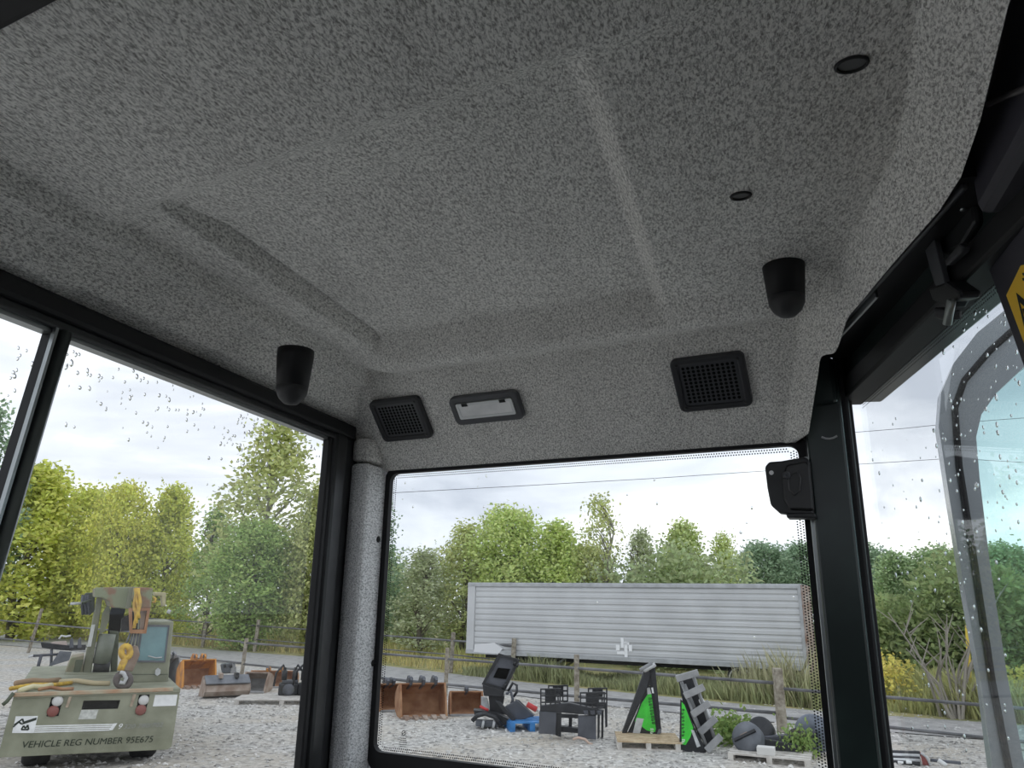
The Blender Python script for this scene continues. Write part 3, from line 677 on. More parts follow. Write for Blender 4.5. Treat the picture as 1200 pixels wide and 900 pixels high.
rail([(-120,704),(0,714),(107,719),(205,727),(298,733)], .04, par2, I2); rail([(298,733),(365,738),(452,745),(547,752),(600,757)], .04, par2, I2)
rail([(-120,720),(0,730),(107,736),(237,744),(298,749),(400,757),(528,767),(600,775)], .025, par2, I2)
# ------------------------------------------------------------------ white box trailer
TA, TB = Vector((-1.62, 31.0, 0)), Vector((9.62, 25.3, 0)); tx = (TB-TA).normalized(); tl = (TB-TA).length
TM = Matrix.Translation(TA) @ Matrix(((tx.x, -tx.y, 0), (tx.y, tx.x, 0), (0, 0, 1))).to_4x4()
TI = TM.inverted()
TR = tag(empty('box_trailer', TM), 'long off-white box trailer with horizontal ribbed side parked beyond fence', 'trailer')
TWH = mat('trailer_white', (.58,.585,.585), .5, var=.08, scale=.8, bump=.0); TWH2 = mat('trailer_rail', (.44,.45,.455), .5, var=.15, scale=3)
RUSTR = mat('trailer_rust', (.30,.18,.13), .8, col2=(.55,.5,.47), scale=3)
DARKU = mat('underframe', (.035,.035,.035), .8)
def txz(x, y):                                             # pixel on the trailer's near side
    n_ = TM.to_3x3() @ Vector((0,1,0)); d = ray(x, y); k = (TA-EYE).dot(n_)/d.dot(n_); return TI @ (EYE+d*k)
zb, zt = .86, 3.52
m = MB(); m.box((.05,.03,zb+.05), (tl-.05, 2.4, zt-.02)); m.build('box_body', TWH, TR)
nb = 11; bh = (zt-.12-(zb+.16))/nb
for k in range(nb):
    z0 = zb+.16+k*bh
    m = MB(); pr = [(0,.03),(-.012,.03),(-.03,.055),(-.03,bh-.055),(-.012,bh-.03),(0,bh-.03)]
    m.prism([Vector((.36, yy+.03, z0+zz)) for yy, zz in pr], (tl-.36-.10, 0, 0)); fixn(m.build('side_panel', TWH, TR))
m = MB(); m.box((.0,-.05,zt-.12), (tl,.05,zt)); m.build('top_rail', TWH2, TR, bevel=.01)
m = MB(); m.box((.0,-.05,zb), (tl,.05,zb+.15)); m.build('bottom_rail', TWH2, TR, bevel=.01)
m = MB(); m.box((.0,-.035,zb+.05), (.34,.05,zt-.1)); m.build('front_post', TWH, TR, bevel=.02)
m = MB(); m.box((tl-.10,-.055,zb-.15), (tl,.10,zt)); m.build('rear_post', TWH2, TR, bevel=.01)
m = MB(); m.box((tl-.0,.0,zb-.1), (tl+.06,2.4,zt)); m.build('rear_frame', RUSTR, TR)
m = MB(); m.box((0,.0,zt-.02), (tl,2.45,zt+.03)); m.build('roof', TWH2, TR)
m = MB(); m.box((.6,.5,zb-.16), (tl-.4,.7,zb+.04)); m.box((.6,1.7,zb-.16), (tl-.4,1.9,zb+.04)); m.build('chassis_beam', DARKU, TR)
for yy in (.35, 2.0):
    m = MB(); m.box((3.0,yy,0), (3.16,yy+.14,zb)); m.box((2.93,yy-.06,0), (3.23,yy+.2,.05)); lg = m.build('landing_leg', TWH2, TR)
    m = MB(); m.bar((3.1,yy+.07,.25), (4.1,yy+.07,zb), .07,.07); m.build('leg_brace', TWH2, lg)
wp = txz(868, 812)
for xw in (wp.x, wp.x+1.25):
    for yw in (.15, 2.0):
        cx = Vector((xw, yw, .47))
        m = MB(); m.lathe(cx, (0,1,0), [(0,.30),(0,.42),(.03,.46),(.22,.46),(.25,.42),(.25,.30)], 28); wh = m.build('wheel', mat('tyre_%d_%d' % (xw*10, yw*10), (.05,.05,.05), .8), TR, True)
        m = MB(); m.tube([cx+Vector((.36*math.cos(a_), -.02, .36*math.sin(a_))) for a_ in [k*math.pi/14 for k in range(28)]], .03, 6, True); m.build('wheel_rim', mat('rim_pale_%d_%d' % (xw*10, yw*10), (.62,.60,.55), .5), wh, True)
# faded white emblem patch
q = txz(731, 761); WHT = mat('white_decal', (.95,.95,.95), .5)
m = MB()
for dx, dz, w_, h_ in ((-.22,.05,.14,.2),(-.05,.22,.10,.34),(.08,.0,.12,.52),(.25,.05,.12,.22),(-.1,-.12,.3,.10),(.1,.20,.22,.08)):
    m.box((q.x+dx-w_/2, -.012, q.z+dz-h_/2), (q.x+dx+w_/2, -.004, q.z+dz+h_/2))
o = m.build('emblem', WHT, TR); o['label'] = 'small white emblem near the lower edge'
# scuffed lower left corner patch
q = txz(566, 758); m = MB(); m.prism([txz(*p_)+Vector((0,-.056-txz(*p_).y,0)) for p_ in ((557,755),(580,753),(590,760),(585,766),(556,764))], (0,.01,0)); o = fixn(m.build('scuff_patch', mat('scuff', (.78,.78,.78), .6), TR))
# ------------------------------------------------------------------ trees
LEAF = leafmat('leaves'); BARK = mat('bark', (.16,.14,.11), .95, var=.35, scale=3); BARKP = mat('bark_pale', (.34,.32,.28), .95, var=.3, scale=3)
def mesh_np(name, V, Q, mt):
    me = bpy.data.meshes.new(name); n = len(Q); me.vertices.add(len(V)); me.vertices.foreach_set('co', V.astype(np.float32).ravel())
    me.loops.add(n*4); me.loops.foreach_set('vertex_index', Q.astype(np.int32).ravel()); me.polygons.add(n)
    me.polygons.foreach_set('loop_start', np.arange(0, n*4, 4, dtype=np.int32))
    me.update(); me.validate(); me.materials.append(mt); return me
def leaf_quads(C, L, Wd, rg, droop=.2):
    n = len(C); d = rg.normal(size=(n,3)); d[:,2] = d[:,2]*.6-droop; d /= np.linalg.norm(d, axis=1)[:,None]
    e_ = rg.normal(size=(n,3)); s = np.cross(d, e_); s /= np.linalg.norm(s, axis=1)[:,None]+1e-9
    l = (L*rg.uniform(.6,1.35,n))[:,None]; w = (Wd*rg.uniform(.7,1.3,n))[:,None]
    V = np.stack([C-d*l*.5, C+s*w*.5, C+d*l*.5, C-s*w*.5], axis=1).reshape(-1,3)
    return V, np.arange(n*4).reshape(n,4)
def tree_meshes(seed, crown0, wid, ncl, per, L, spread, shape, airy=0):
    """unit tree: height 10, crown from crown0*10; returns trunk mesh and leaf mesh"""
    rg = np.random.RandomState(seed); m = MB()
    tp = [Vector((rg.normal()*.10*k, rg.normal()*.10*k, 10*.93*k/6)) for k in range(7)]; tp[0] = Vector((0,0,-.2))
    m.tube(tp, 0, 7, False, [.22,.18,.15,.12,.09,.06,.02])
    cents = []
    def rad(h):                                            # h 0..1 in the crown
        if shape == 'round': return wid*math.sqrt(max(0, 1-(2*h-1)**2))*(.8+.2*h)+.25
        if shape == 'egg': return wid*(math.sin(math.pi*min(1, (h*.86+.14))**.8))+.15
        if shape == 'spire': return wid*(1-h)**.75+.15
        return wid*(1-abs(h-.4)**2)
    for k in range(ncl):
        h = rg.uniform(0, 1)**.85; z = 10*(crown0+(1-crown0)*h)*.97; r = rad(h)*rg.uniform(.35, 1)**.6; a = rg.uniform(0, 6.283)
        lump = 1+.28*math.sin(3*a+seed)*math.sin(4*h*3.1+seed*1.7)
        cents.append((r*lump*math.cos(a), r*lump*math.sin(a), z))
    cents = np.array(cents)
    for k in range(0, ncl, max(1, ncl//34)):
        c_ = Vector(cents[k]); z0 = max(.6, c_.z-1.0-.55*math.hypot(c_.x, c_.y)); i_ = min(5, int(z0/9.3*6)); base = tp[i_].lerp(tp[i_+1], z0/9.3*6-i_)
        mid = base.lerp(c_, .55)+Vector((rg.normal()*.12, rg.normal()*.12, .18)); m.tube([base, mid, c_], 0, 5, False, [.055,.035,.012])
    C = np.repeat(cents, per, axis=0)+rg.normal(size=(ncl*per,3))*np.array([spread, spread, spread*.75])
    V, Q = leaf_quads(C, L, L*.58, rg)
    return m, mesh_np('foliage', V, Q, LEAF)
TV = {
 'dense':  tree_meshes(1, .04, 2.6, 300, 46, .30, .46, 'round'),
 'dense2': tree_meshes(2, .03, 2.3, 280, 46, .30, .44, 'egg'),
 'dense3': tree_meshes(3, .05, 2.9, 310, 46, .31, .50, 'round'),
 'spire':  tree_meshes(4, .05, 1.9, 180, 42, .28, .36, 'spire'),
 'airy':   tree_meshes(5, .12, 2.0, 190, 30, .26, .42, 'egg'),
 'airy2':  tree_meshes(6, .35, 1.6, 85, 20, .26, .38, 'egg'),
 'bush':   tree_meshes(7, .0, 4.4, 150, 46, .42, .60, 'round'),
 'sparse': tree_meshes(9, .05, 2.2, 170, 30, .27, .38, 'spire'),
}
TM_ = {}
def tree(x, ytop, wpx, Y, kind, colr, label, ybase=None, bark=None):
    p = at(x, ytop, Y); hgt = p.z; base = Vector((p.x, p.y, 0)); s = hgt/10
    nat = {'dense':5.6,'dense2':5.0,'dense3':6.2,'spire':4.2,'airy':4.6,'airy2':3.7,'bush':9.6,'sparse':4.8}[kind]*s
    k = (wpx/ppm(p))/nat
    r = empty('tree' if kind != 'bush' else 'bush', Matrix.Translation(base) @ Matrix.Rotation(random.uniform(0,6.28), 4, 'Z') @ Matrix.Diagonal((s*k, s*k, s, 1)))
    tag(r, label, 'tree' if kind != 'bush' else 'bush', 'trees behind the road')
    tm, fm = TV[kind]
    if (kind, bark) not in TM_: TM_[(kind, bark)] = tm.build('trunk', BARKP if bark else BARK, r).data
    else:
        o = bpy.data.objects.new('trunk', TM_[(kind, bark)]); COL.objects.link(o); o.parent = r
    o = bpy.data.objects.new('foliage', fm); COL.objects.link(o); o.parent = r; o.color = (*colr, 1)
    return r
YG, YG2, MG, DG, OL, BG, GRY = (.74,.76,.22), (.80,.80,.21), (.46,.58,.22), (.26,.34,.15), (.62,.65,.30), (.36,.47,.31), (.58,.62,.40)
tree(-10,470,110,47,'airy',BG,'dark airy tree at the left edge beyond the window mullion')
tree(52,548,120,50,'dense2',YG,'tall yellow-green tree left of the crane boom')
tree(112,572,84,54,'dense',YG,'rounded yellow-green tree directly above the crane boom head', )
tree(152,570,74,50,'dense3',YG2,'broad golden-topped tree above the crane truck cab')
tree(206,572,76,52,'dense2',YG,'yellow-green upright tree right of the golden-topped tree')
tree(258,590,70,50,'sparse',MG,'thin-topped green tree between golden tree and tall airy tree')
tree(330,492,128,47,'airy',OL,'tallest airy tree with scattered leaves near the side window post',bark=1)
tree(300,610,90,44,'dense',MG,'darker green tree at the foot of the tallest airy tree')
tree(378,570,70,45,'dense2',OL,'olive green tree half hidden by the black side window post')
tree(445,588,72,44,'airy',BG,'greyish tree cut off by the felt pillar in end window')
tree(498,640,84,42,'sparse',GRY,'low grey-green wispy tree at the left of end window')
tree(548,614,76,43,'airy',OL,'thin branching tree left of the roundest tree over trailer')
tree(598,596,96,42,'dense',YG if False else (.66,.74,.31),'round light green tree above the trailer front end')
tree(652,614,80,41,'dense2',(.68,.76,.31),'light green tree between the round tree and tall bare-stemmed tree')
tree(702,577,58,40,'airy2',OL,'tall bare-stemmed tree with sparse crown above trailer middle',bark=1)
tree(690,640,70,42,'dense3',OL,'low olive tree around the bare-stemmed trunk')
tree(750,616,62,40,'sparse',GRY,'spiky tree right of the bare-stemmed tree')
tree(800,614,74,39,'dense2',(.64,.71,.34),'leafy tree above the trailer right half')
tree(846,622,60,38,'sparse',(.67,.73,.33),'pointed light tree left of the dark blue-green trees')
tree(893,636,74,56,'dense',BG,'dark blue-green tree farther back over the trailer rear end')
tree(940,638,70,58,'dense3',BG,'dark blue-green tree beside the right corner post')
tree(1000,636,90,52,'dense',BG,'dark tree hidden mostly behind the right corner post')
tree(1046,650,70,34,'dense2',(.46,.58,.31),'green tree at left of the right hand glass')
tree(1095,642,90,33,'dense',(.50,.62,.35),'rounded green tree in the middle of right hand glass')
tree(1165,640,110,33,'dense3',(.46,.58,.34),'green tree behind the open cab door frame')
tree(1235,650,100,34,'dense',(.46,.58,.34),'green tree seen through the open door glass')
# understorey: a thicket nobody could count
def thicket(name, label, pts, n, colr, size, hmin, hmax, seed, thick=3.0):
    rg = np.random.RandomState(seed); C = []
    P = [G(*q) for q in pts]; segs = [(P[i], P[i+1]) for i in range(len(P)-1)]; L_ = [(b-a).length for a, b in segs]; tot = sum(L_)
    bumps = [(rg.uniform(0, tot), rg.uniform(.9,2.6), rg.uniform(hmin, hmax)) for k in range(int(tot/1.1))]
    out = []
    for k in range(n):
        s0, sg, hh = bumps[rg.randint(len(bumps))]; s = s0+rg.normal()*sg*.5
        s = min(max(s, 0), tot-.01); i = 0; ss_ = s
        while ss_ > L_[i]: ss_ -= L_[i]; i += 1
        a, b = segs[i]; q = a.lerp(b, ss_/L_[i]); nrm = Vector((-(b-a).y, (b-a).x, 0)).normalized(); 
        if nrm.y < 0: nrm = -nrm
        hz = hh*max(.15, 1-((s-s0)/sg)**2*.5)*rg.uniform(0,1)**.7
        q = q+nrm*(rg.uniform(0, thick)); out.append((q.x, q.y, hz))
    V, Q = leaf_quads(np.array(out), size, size*.55, rg)
    me = mesh_np(name, V, Q, LEAF); o = bpy.data.objects.new(name, me); COL.objects.link(o); o.color = (*colr, 1)
    tag(o, label, 'undergrowth', kind='stuff'); return o
thicket('undergrowth', 'dark leafy undergrowth below the trees behind the crane truck', [(-200,722),(0,733),(200,742),(400,752)], 36000, (.38,.46,.21), .34, 4.0, 7.5, 1)
thicket('undergrowth', 'grey-green undergrowth behind the white trailer', [(400,752),(560,768),(760,785),(960,800)], 32000, (.50,.57,.32), .30, 3.6, 6.6, 2)
thicket('undergrowth', 'green undergrowth with brush in the right hand glass', [(960,805),(1080,815),(1200,822),(1360,832)], 22000, (.42,.50,.24), .26, 2.6, 5.2, 3)
def weeds(name, label, pts, n, colr, hmin, hmax, seed, thick, wd=.028, cat='weeds'):
    rg = np.random.RandomState(seed); P = [G(*q) for q in pts]; V = []; Q = []
    segs = [(P[i], P[i+1]) for i in range(len(P)-1)]; L_ = np.array([(b-a).length for a, b in segs]); pr = L_/L_.sum()
    for k in range(n):
        a, b = segs[rg.choice(len(segs), p=pr)]; q = a.lerp(b, rg.uniform()); nrm = Vector((-(b-a).y, (b-a).x, 0)).normalized()
        if nrm.y < 0: nrm = -nrm
        q = q+nrm*rg.uniform(0, thick); h = rg.uniform(hmin, hmax)*(.6+.4*math.sin(q.x*1.3)*math.sin(q.x*.37+1)); a_ = rg.uniform(0, 6.28); dx, dy = math.cos(a_)*wd, math.sin(a_)*wd
        lx, ly = rg.normal()*.25*h, rg.normal()*.25*h; i0 = len(V)
        V += [(q.x-dx, q.y-dy, 0), (q.x+dx, q.y+dy, 0), (q.x+lx*.6+dx*.7, q.y+ly*.6+dy*.7, h*.65), (q.x+lx, q.y+ly, h)]
        Q.append((i0, i0+1, i0+2, i0+3))
    me = mesh_np(name, np.array(V), np.array(Q), LEAF); o = bpy.data.objects.new(name, me); COL.objects.link(o); o.color = (*colr, 1)
    tag(o, label, cat, kind='stuff'); return o
weeds('tall_grass', 'tall tan and green grass along the far fence', [(-150,727),(0,740),(200,756),(360,768),(560,792)], 12000, (.62,.54,.26), .3, 1.0, 4, 7)
weeds('tall_grass', 'rough green grass at the foot of the far undergrowth', [(-150,724),(0,736),(200,750),(360,761),(560,780)], 7000, (.50,.52,.20), .5, 1.5, 5, 8)
weeds('trailer_weeds', 'tall weeds growing beneath and around the white trailer', [(540,792),(640,801),(840,821),(960,832)], 13000, (.46,.48,.27), .35, 1.1, 6, 2.6)
weeds('trailer_weeds', 'tall seeding weeds in front of the trailer rear end', [(850,820),(900,826),(955,832)], 420, (.52,.50,.32), .8, 2.0, 9, 1.0)
weeds('goldenrod', 'yellow flowering goldenrod patch seen in the right hand glass', [(1000,830),(1080,838),(1150,845),(1300,858)], 11000, (.58,.58,.28), .5, 1.6, 10, 3.2, .035)
thicket('goldenrod_flowers', 'yellow goldenrod flower heads in the right hand glass', [(990,828),(1080,836),(1160,844),(1300,856)], 3500, (.80,.70,.22), .16, .8, 1.9, 11, 3.0)
# bare brush and yellow marker pole in the right hand glass
rg = random.Random(4)
g = G(1115, 842)
BB = tag(empty('bare_bush', Matrix.Translation(g)), 'bare grey twiggy bush left of the yellow marker pole', 'bush')
for k in range(16):
    a = rg.uniform(-1, 1); hh = rg.uniform(1.6, 3.4); m = MB(); P = [Vector((a*.2, rg.uniform(-.3,.3), 0)), Vector((a*.7, rg.uniform(-.4,.4), hh*.5)), Vector((a*1.5+rg.uniform(-.3,.3), rg.uniform(-.5,.5), hh))]
    m.tube(P, 0, 5, False, [.045,.03,.01]); 
    for q in range(3):
        t = rg.uniform(.4,.9); b0 = P[1].lerp(P[2], t) if t > .5 else P[0].lerp(P[1], t*2); m.tube([b0, b0+Vector((rg.uniform(-.5,.5), rg.uniform(-.3,.3), rg.uniform(.3,.8)))], 0, 4, False, [.02,.008])
    m.build('branch', mat('twig_%d' % k, (.34,.31,.26), .9) if k == 0 else bpy.data.materials['twig_0'], BB)
g = G(1139, 838); t = at(1133, 733, g.y)
m = MB(); m.tube([Vector((0,0,0)), Vector((t.x-g.x, 0, t.z))], .05, 8); o = m.build('marker_pole', mat('pole_yellow', (.75,.55,.05), .5), None, True, loc=g); o.location = g
tag(o, 'thin yellow marker pole standing in the brush right of bare bush', 'pole')
for v in o.data.vertices: v.co = v.co + Vector(g)
# leafy weed by the green grapples
g = G(856, 872); rgn = np.random.RandomState(2); C = rgn.normal(size=(900,3))*np.array([.32,.25,.16])+np.array([0,0,.28]); C[:,2] = np.abs(C[:,2])
V, Q = leaf_quads(C, .11, .07, rgn); me = mesh_np('weed_clump', V, Q, LEAF); o = bpy.data.objects.new('weed_clump', me); COL.objects.link(o); o.location = g; o.color = (.30,.40,.14,1)
tag(o, 'bright green leafy weed clump between grapple and black rollers', 'weed')
g = G(938, 888); o2 = o.copy(); COL.objects.link(o2); o2.location = g; o2.scale = (.55,.55,.9); o2['label'] = 'small green weed growing at the end of roller pallet'
# power lines on wooden poles
LINE = mat('cable', (.10,.10,.11), .6)
def upole(x, ytop, Y, label):
    t = at(x, ytop, Y); r = tag(empty('utility_pole', Matrix.Translation((t.x, t.y, 0))), label, 'utility pole', 'utility poles')
    m = MB(); m.tube([(0,0,0), (0,0,t.z)], 0, 10, False, [.16,.11]); m.build('pole_shaft', WOOD, r, True)
    m = MB(); m.box((-1.1,-.16,t.z-.75), (1.1,-.05,t.z-.62)); m.build('crossarm', WOOD, r)
    for k in (-1,-.35,.35,1):
        m = MB(); m.lathe((k,-.1,t.z-.62), (0,0,1), [(0,.05),(.08,.07),(.14,.04),(.18,.03)], 8); m.build('insulator', PIPE, r, True)
upole(424, 548, 60, 'utility pole behind the felt pillar at the window corner'); upole(1117, 470, 60, 'utility pole hidden behind the open door frame')
def cable(pts, Y, label, r=.02):
    P = [at(*q, Y) for q in pts]; m = MB(); m.tube(P, r, 5); tag(m.build('power_line', LINE, None, True), label, 'power line', 'overhead lines')
cable([(380,583),(424,580),(470,577),(600,570),(760,561),(895,552),(960,547),(1117,537),(1250,545)], 60, 'lower overhead line crossing end window and right hand glass', .022)
cable([(424,549),(600,536),(800,521),(960,510),(1060,502),(1117,496),(1250,486)], 60, 'upper overhead line, seen only in the right hand glass', .022)
# ================================================================== THINGS IN THE YARD
OLIVE = mat('olive_paint', (.205,.212,.145), .6, col2=(.305,.312,.225), scale=2.5, detail=6)
OLIVED = mat('olive_dark', (.10,.115,.075), .6, var=.25, scale=4)
OLIVER = mat('olive_rusted', (.25,.15,.09), .8, col2=(.24,.26,.16), scale=3, detail=6, lo=.42, hi=.52)
RUST = mat('rust', (.28,.13,.065), .9, col2=(.47,.27,.15), scale=3, detail=6)
RUSTG = mat('rust_grey', (.25,.17,.125), .8, col2=(.44,.36,.30), scale=3, detail=6)
ORANGE = mat('orange_paint_rusty', (.62,.27,.05), .7, col2=(.35,.15,.06), scale=3, detail=6, lo=.45, hi=.6)
STEEL = mat('worn_steel', (.22,.225,.23), .5, col2=(.36,.36,.36), scale=3, detail=5)
STEELB = mat('steel_blue_black', (.10,.11,.125), .45, col2=(.17,.18,.20), scale=3, detail=5)
BLK = mat('attachment_black', (.022,.023,.026), .45, var=.4, scale=3)
BLKG = mat('attachment_grey', (.085,.09,.105), .5, var=.25, scale=3)
YELC = mat('chain_yellow', (.72,.48,.07), .6, col2=(.45,.27,.06), scale=12)
TYRE = mat('tyre_black', (.03,.03,.03), .85, var=.3, scale=8)
TEAL = mat('teal_window', (.22,.36,.38), .12, var=.2, scale=1.5, spec=.9)
WHITEP = mat('white_paint', (.82,.83,.82), .6, var=.08, scale=10)
PALE = mat('pale_galv', (.55,.56,.56), .5, var=.15, scale=8)
WOODP = mat('pallet_wood', (.42,.31,.19), .9, col2=(.62,.50,.33), scale=6, detail=5)
WOODG = mat('grey_board', (.46,.43,.39), .9, col2=(.66,.63,.58), scale=6, detail=5)
BLUEP = mat('pallet_blue', (.05,.22,.52), .6, var=.3, scale=5)
GREEN = mat('bright_green', (.06,.62,.05), .5, var=.15, scale=5)
REDL = mat('tail_red', (.24,.075,.06), .4); CLEARL = mat('tail_clear', (.62,.62,.60), .25)
REDH = mat('hose_red', (.55,.05,.05), .5)
class Rig:
    """a thing standing on the ground at a pixel, with its own upright frame; P() gives local points at a depth behind that frame"""
    def __init__(s, name, label, cat, px, py, yaw=0, group=None, base=None):
        g = base if base is not None else G(px, py); hd = math.atan2(g.x, g.y)
        s.M = Matrix.Translation(g) @ Matrix.Rotation(-hd+yaw, 4, 'Z'); s.I = s.M.inverted()
        s.o = tag(empty(name, s.M), label, cat, group); s.n = (s.M.to_3x3() @ Vector((0,1,0))); s.g = g; s.s = 1/ppm(g)
    def P(s, x, y, d=0):
        r = ray(x, y); k = (s.g+s.n*d-EYE).dot(s.n)/r.dot(s.n); q = s.I @ (EYE+r*k); q.z = max(q.z, 0); return q
    def poly(s, name, px, d, th, mt, parent=None, bevel=0):
        m = MB(); m.prism([s.P(*q, d) for q in px], (0,th,0)); return fixn(m.build(name, mt, parent or s.o, bevel=bevel))
    def ring(s, name, a, b, d, th, mt, parent=None):
        m = MB(); m.ring([s.P(*q, d) for q in a], [s.P(*q, d) for q in b], (0,th,0)); return fixn(m.build(name, mt, parent or s.o))
    def tube(s, name, px, d, r, mt, parent=None, closed=False, n=8):
        m = MB(); m.tube([s.P(q[0], q[1], q[2] if len(q) > 2 else d) for q in px], r, n, closed); return m.build(name, mt, parent or s.o, True)
    def box(s, name, lo, hi, mt, parent=None, bevel=.01):
        m = MB(); m.box(lo, hi); return m.build(name, mt, parent or s.o, bevel=bevel)
    def deck(s, x, y, z):                                  # depth at which this pixel meets height z
        r = ray(x, y); q = s.I @ (EYE+r*((z-H)/r.z)); return q.y
def text(body, size, M, mt, parent, name='lettering', sx=1, shear=0):
    c = bpy.data.curves.new('t', 'FONT'); c.body = body; c.size = size; c.extrude = .0015; c.shear = shear
    t = bpy.data.objects.new('t', c); COL.objects.link(t); bpy.context.view_layer.update()
    me = bpy.data.meshes.new_from_object(t.evaluated_get(bpy.context.evaluated_depsgraph_get())); bpy.data.objects.remove(t)
    w = max(v.co.x for v in me.vertices)-min(v.co.x for v in me.vertices)
    me.materials.clear(); me.materials.append(mt); o = bpy.data.objects.new(name, me); COL.objects.link(o); o.parent = parent; o['kind'] = 'stuff'; o.matrix_local = M @ Matrix.Diagonal((sx/w if sx else 1, 1, 1, 1)); return o
# ------------------------------------------------------------------ olive crane truck
gl, gr = G(-14, 911), G(203, 894)
R_ = Rig('crane_truck', 'olive green army crane truck with lettered flat bumper plate', 'truck', 0, 0, 0, None, (gl+gr)/2)
d_ = (gr-gl); R_.M = Matrix.Translation((gl+gr)/2) @ Matrix.Rotation(math.atan2(d_.y, d_.x), 4, 'Z'); R_.I = R_.M.inverted(); R_.o.matrix_world = R_.M; R_.n = R_.M.to_3x3() @ Vector((0,1,0))
P = R_.P
pl = R_.poly('bumper_plate', ((17.3,811),(211,810),(204,857),(201,875),(196,878.5),(-3,888)), 0, .03, OLIVE, bevel=.008)
zd = (P(17,811).z+P(211,810).z)/2; xl, xr = P(17.3,811).x, P(211,810).x
R_.box('deck', (xl+.0,-.03,zd-.06), (xr,5.6,zd+.012), OLIVE)
R_.box('deck_lip', (xl-.02,-.06,zd-.03), (xr-.12,.02,zd+.03), mat('lip_rust', (.42,.22,.12), .8, col2=(.45,.42,.30), scale=3, detail=5))
R_.box('chassis', (xl+.5,.1,.35), (xr-.4,6.0,zd-.05), OLIVED)
R_.poly('slot', ((98,821),(141,820.5),(138,830.5),(95.5,831.5)), -.004, .01, HOLE, pl)
for xs in ((60,54.5), (162.5,158.5)):
    k = xs[0]
    q = ((61,815.5),(74.5,815),(68.5,839),(54.5,839.5)) if k < 100 else ((163,814.5),(175.5,814),(170,836.5),(158.5,837))
    lb = R_.poly('tail_light', q, -.012, .02, HOLE, R_.o)
    c1, c2 = ((67.5,821.5),(62,833.5)) if k < 100 else ((168.5,820.5),(165,832))
    for cc, mt, nm, rr_ in ((c1, CLEARL, 'clear_lens', .085), (c2, REDL, 'red_lens', .09)):
        m = MB(); m.lathe(P(*cc, -.012), (0,-1,0), [(0,rr_),(.015,rr_*.95),(.035,rr_*.6),(.042,.01)], 16); m.build(nm, mt, lb, True)
for q in (((82,813),(85.5,813),(80,829),(76.5,829)), ((156,813),(160,813),(155,828),(152,828))): R_.poly('tab', q, -.02, .02, mat('tab_%d' % q[0][0], (.38,.30,.22), .8, var=.3, scale=9), pl)
R_.poly('paper_label', ((95.5,832),(115.5,831.5),(112,842.5),(91.5,843)), -.006, .006, mat('label_grey', (.55,.56,.52), .7, var=.2, scale=14), pl)
R_.poly('white_placard', ((182,814.5),(208,814),(206,827),(179,827.8)), -.006, .006, WHITEP, pl)
R_.poly('emblem_patch', ((18.5,839.5),(44.5,839),(39.5,859),(14,859)), -.004, .004, WHITEP, pl)
for ln in (((15.5,852),(22,846),(25.5,848.5),(42.5,843)), ((16.5,849.5),(26.5,842.5),(27.5,846.5),(43,841.5)), ((25,855),(27.5,850.5),(30,853.5),(32.5,849.5),(33.5,855),(25,855))):
    m = MB()
    for a, b in zip(ln, ln[1:]): m.bar(P(*a, -.007), P(*b, -.007), .004, .022, (0,0,1))
    m.build('emblem_line', mat('emblem_ink', (.02,.03,.02), .6) if 'emblem_ink' not in bpy.data.materials else bpy.data.materials['emblem_ink'], pl)
for k in range(4):
    y0, y1 = 850.2+k*2.35, 848.2+k*2.2
    R_.poly('stripe', ((41.5-k*.5,y0),(135-k*2.2,y1),(134.6-k*2.2,y1+1.35),(41.2-k*.5,y0+1.5)), -.004, .004, WHITEP, pl)
R_.poly('slash', ((133,847.8),(137.5,847.5),(132,855.6),(127.5,855.9)), -.0045, .004, WHITEP, pl)
def place_text(body, xa, ya, xb, yb, hpx, mt, shear=0, name='lettering'):
    a, b = P(xa, ya, -.006), P(xb, yb, -.006); d = b-a; ln = d.length; an = math.atan2(d.z, d.x)
    hz = (P(xa, ya-hpx, 0)-P(xa, ya, 0)).z
    M_ = Matrix.Translation(a) @ Matrix.Rotation(-an, 4, 'Y') @ Matrix.Rotation(math.pi/2, 4, 'X')
    return text(body, hz/.70, M_, mt, pl, name, ln, shear)
STEN = mat('stencil_ink', (.035,.045,.03), .8)
place_text('VEHICLE REG NUMBER 95E675', 24.5, 876.5, 178, 869.5, 7.6, STEN, .12)
place_text('9', 137, 854.5, 142, 854, 6, WHITEP, .3); place_text('320 780/702', 144, 854, 190, 851.5, 4.8, mat('faded_ink', (.30,.31,.28), .8), .2)
for xw, yw in ((xr-.62,.35), (xl+.25,.35), (xr-.62,4.6), (xl+.25,4.6)):
    m = MB(); m.lathe((xw,yw+.45,.55), (1,0,0), [(0,.30),(0,.50),(.05,.55),(.37,.55),(.42,.50),(.42,.30)], 24); wh = m.build('wheel', TYRE, R_.o, True)
    m = MB(); m.lathe((xw-.005,yw+.45,.55), (1,0,0), [(0,.02),(.02,.30),(.40,.30),(.43,.02)], 16); m.build('wheel_hub', OLIVED, wh, True)
z = lambda X, Y: (60+X/6.43, 680+Y/6.43)
dc_ = R_.deck(170, 800, zd)
body = R_.poly('cab', [z(*q) for q in ((738,312),(925,308),(880,772),(560,775),(600,560),(690,320))], dc_, 1.7, OLIVE, bevel=.03)
R_.ring('window_frame', [z(*q) for q in ((680,335),(893,338),(860,620),(640,618))], [z(*q) for q in ((692,350),(880,352),(850,606),(656,604))], dc_-.02, .03, STEELB, body)
R_.poly('window_pane', [z(*q) for q in ((692,350),(880,352),(850,606),(656,604))], dc_-.004, .01, TEAL, body)
R_.tube('wiper', [z(730,570), z(790,585), z(835,580)], dc_-.03, .012, PALE, body)
R_.poly('panel_seam', [z(*q) for q in ((590,706),(880,706),(880,712),(590,712))], dc_-.006, .01, OLIVED, body)
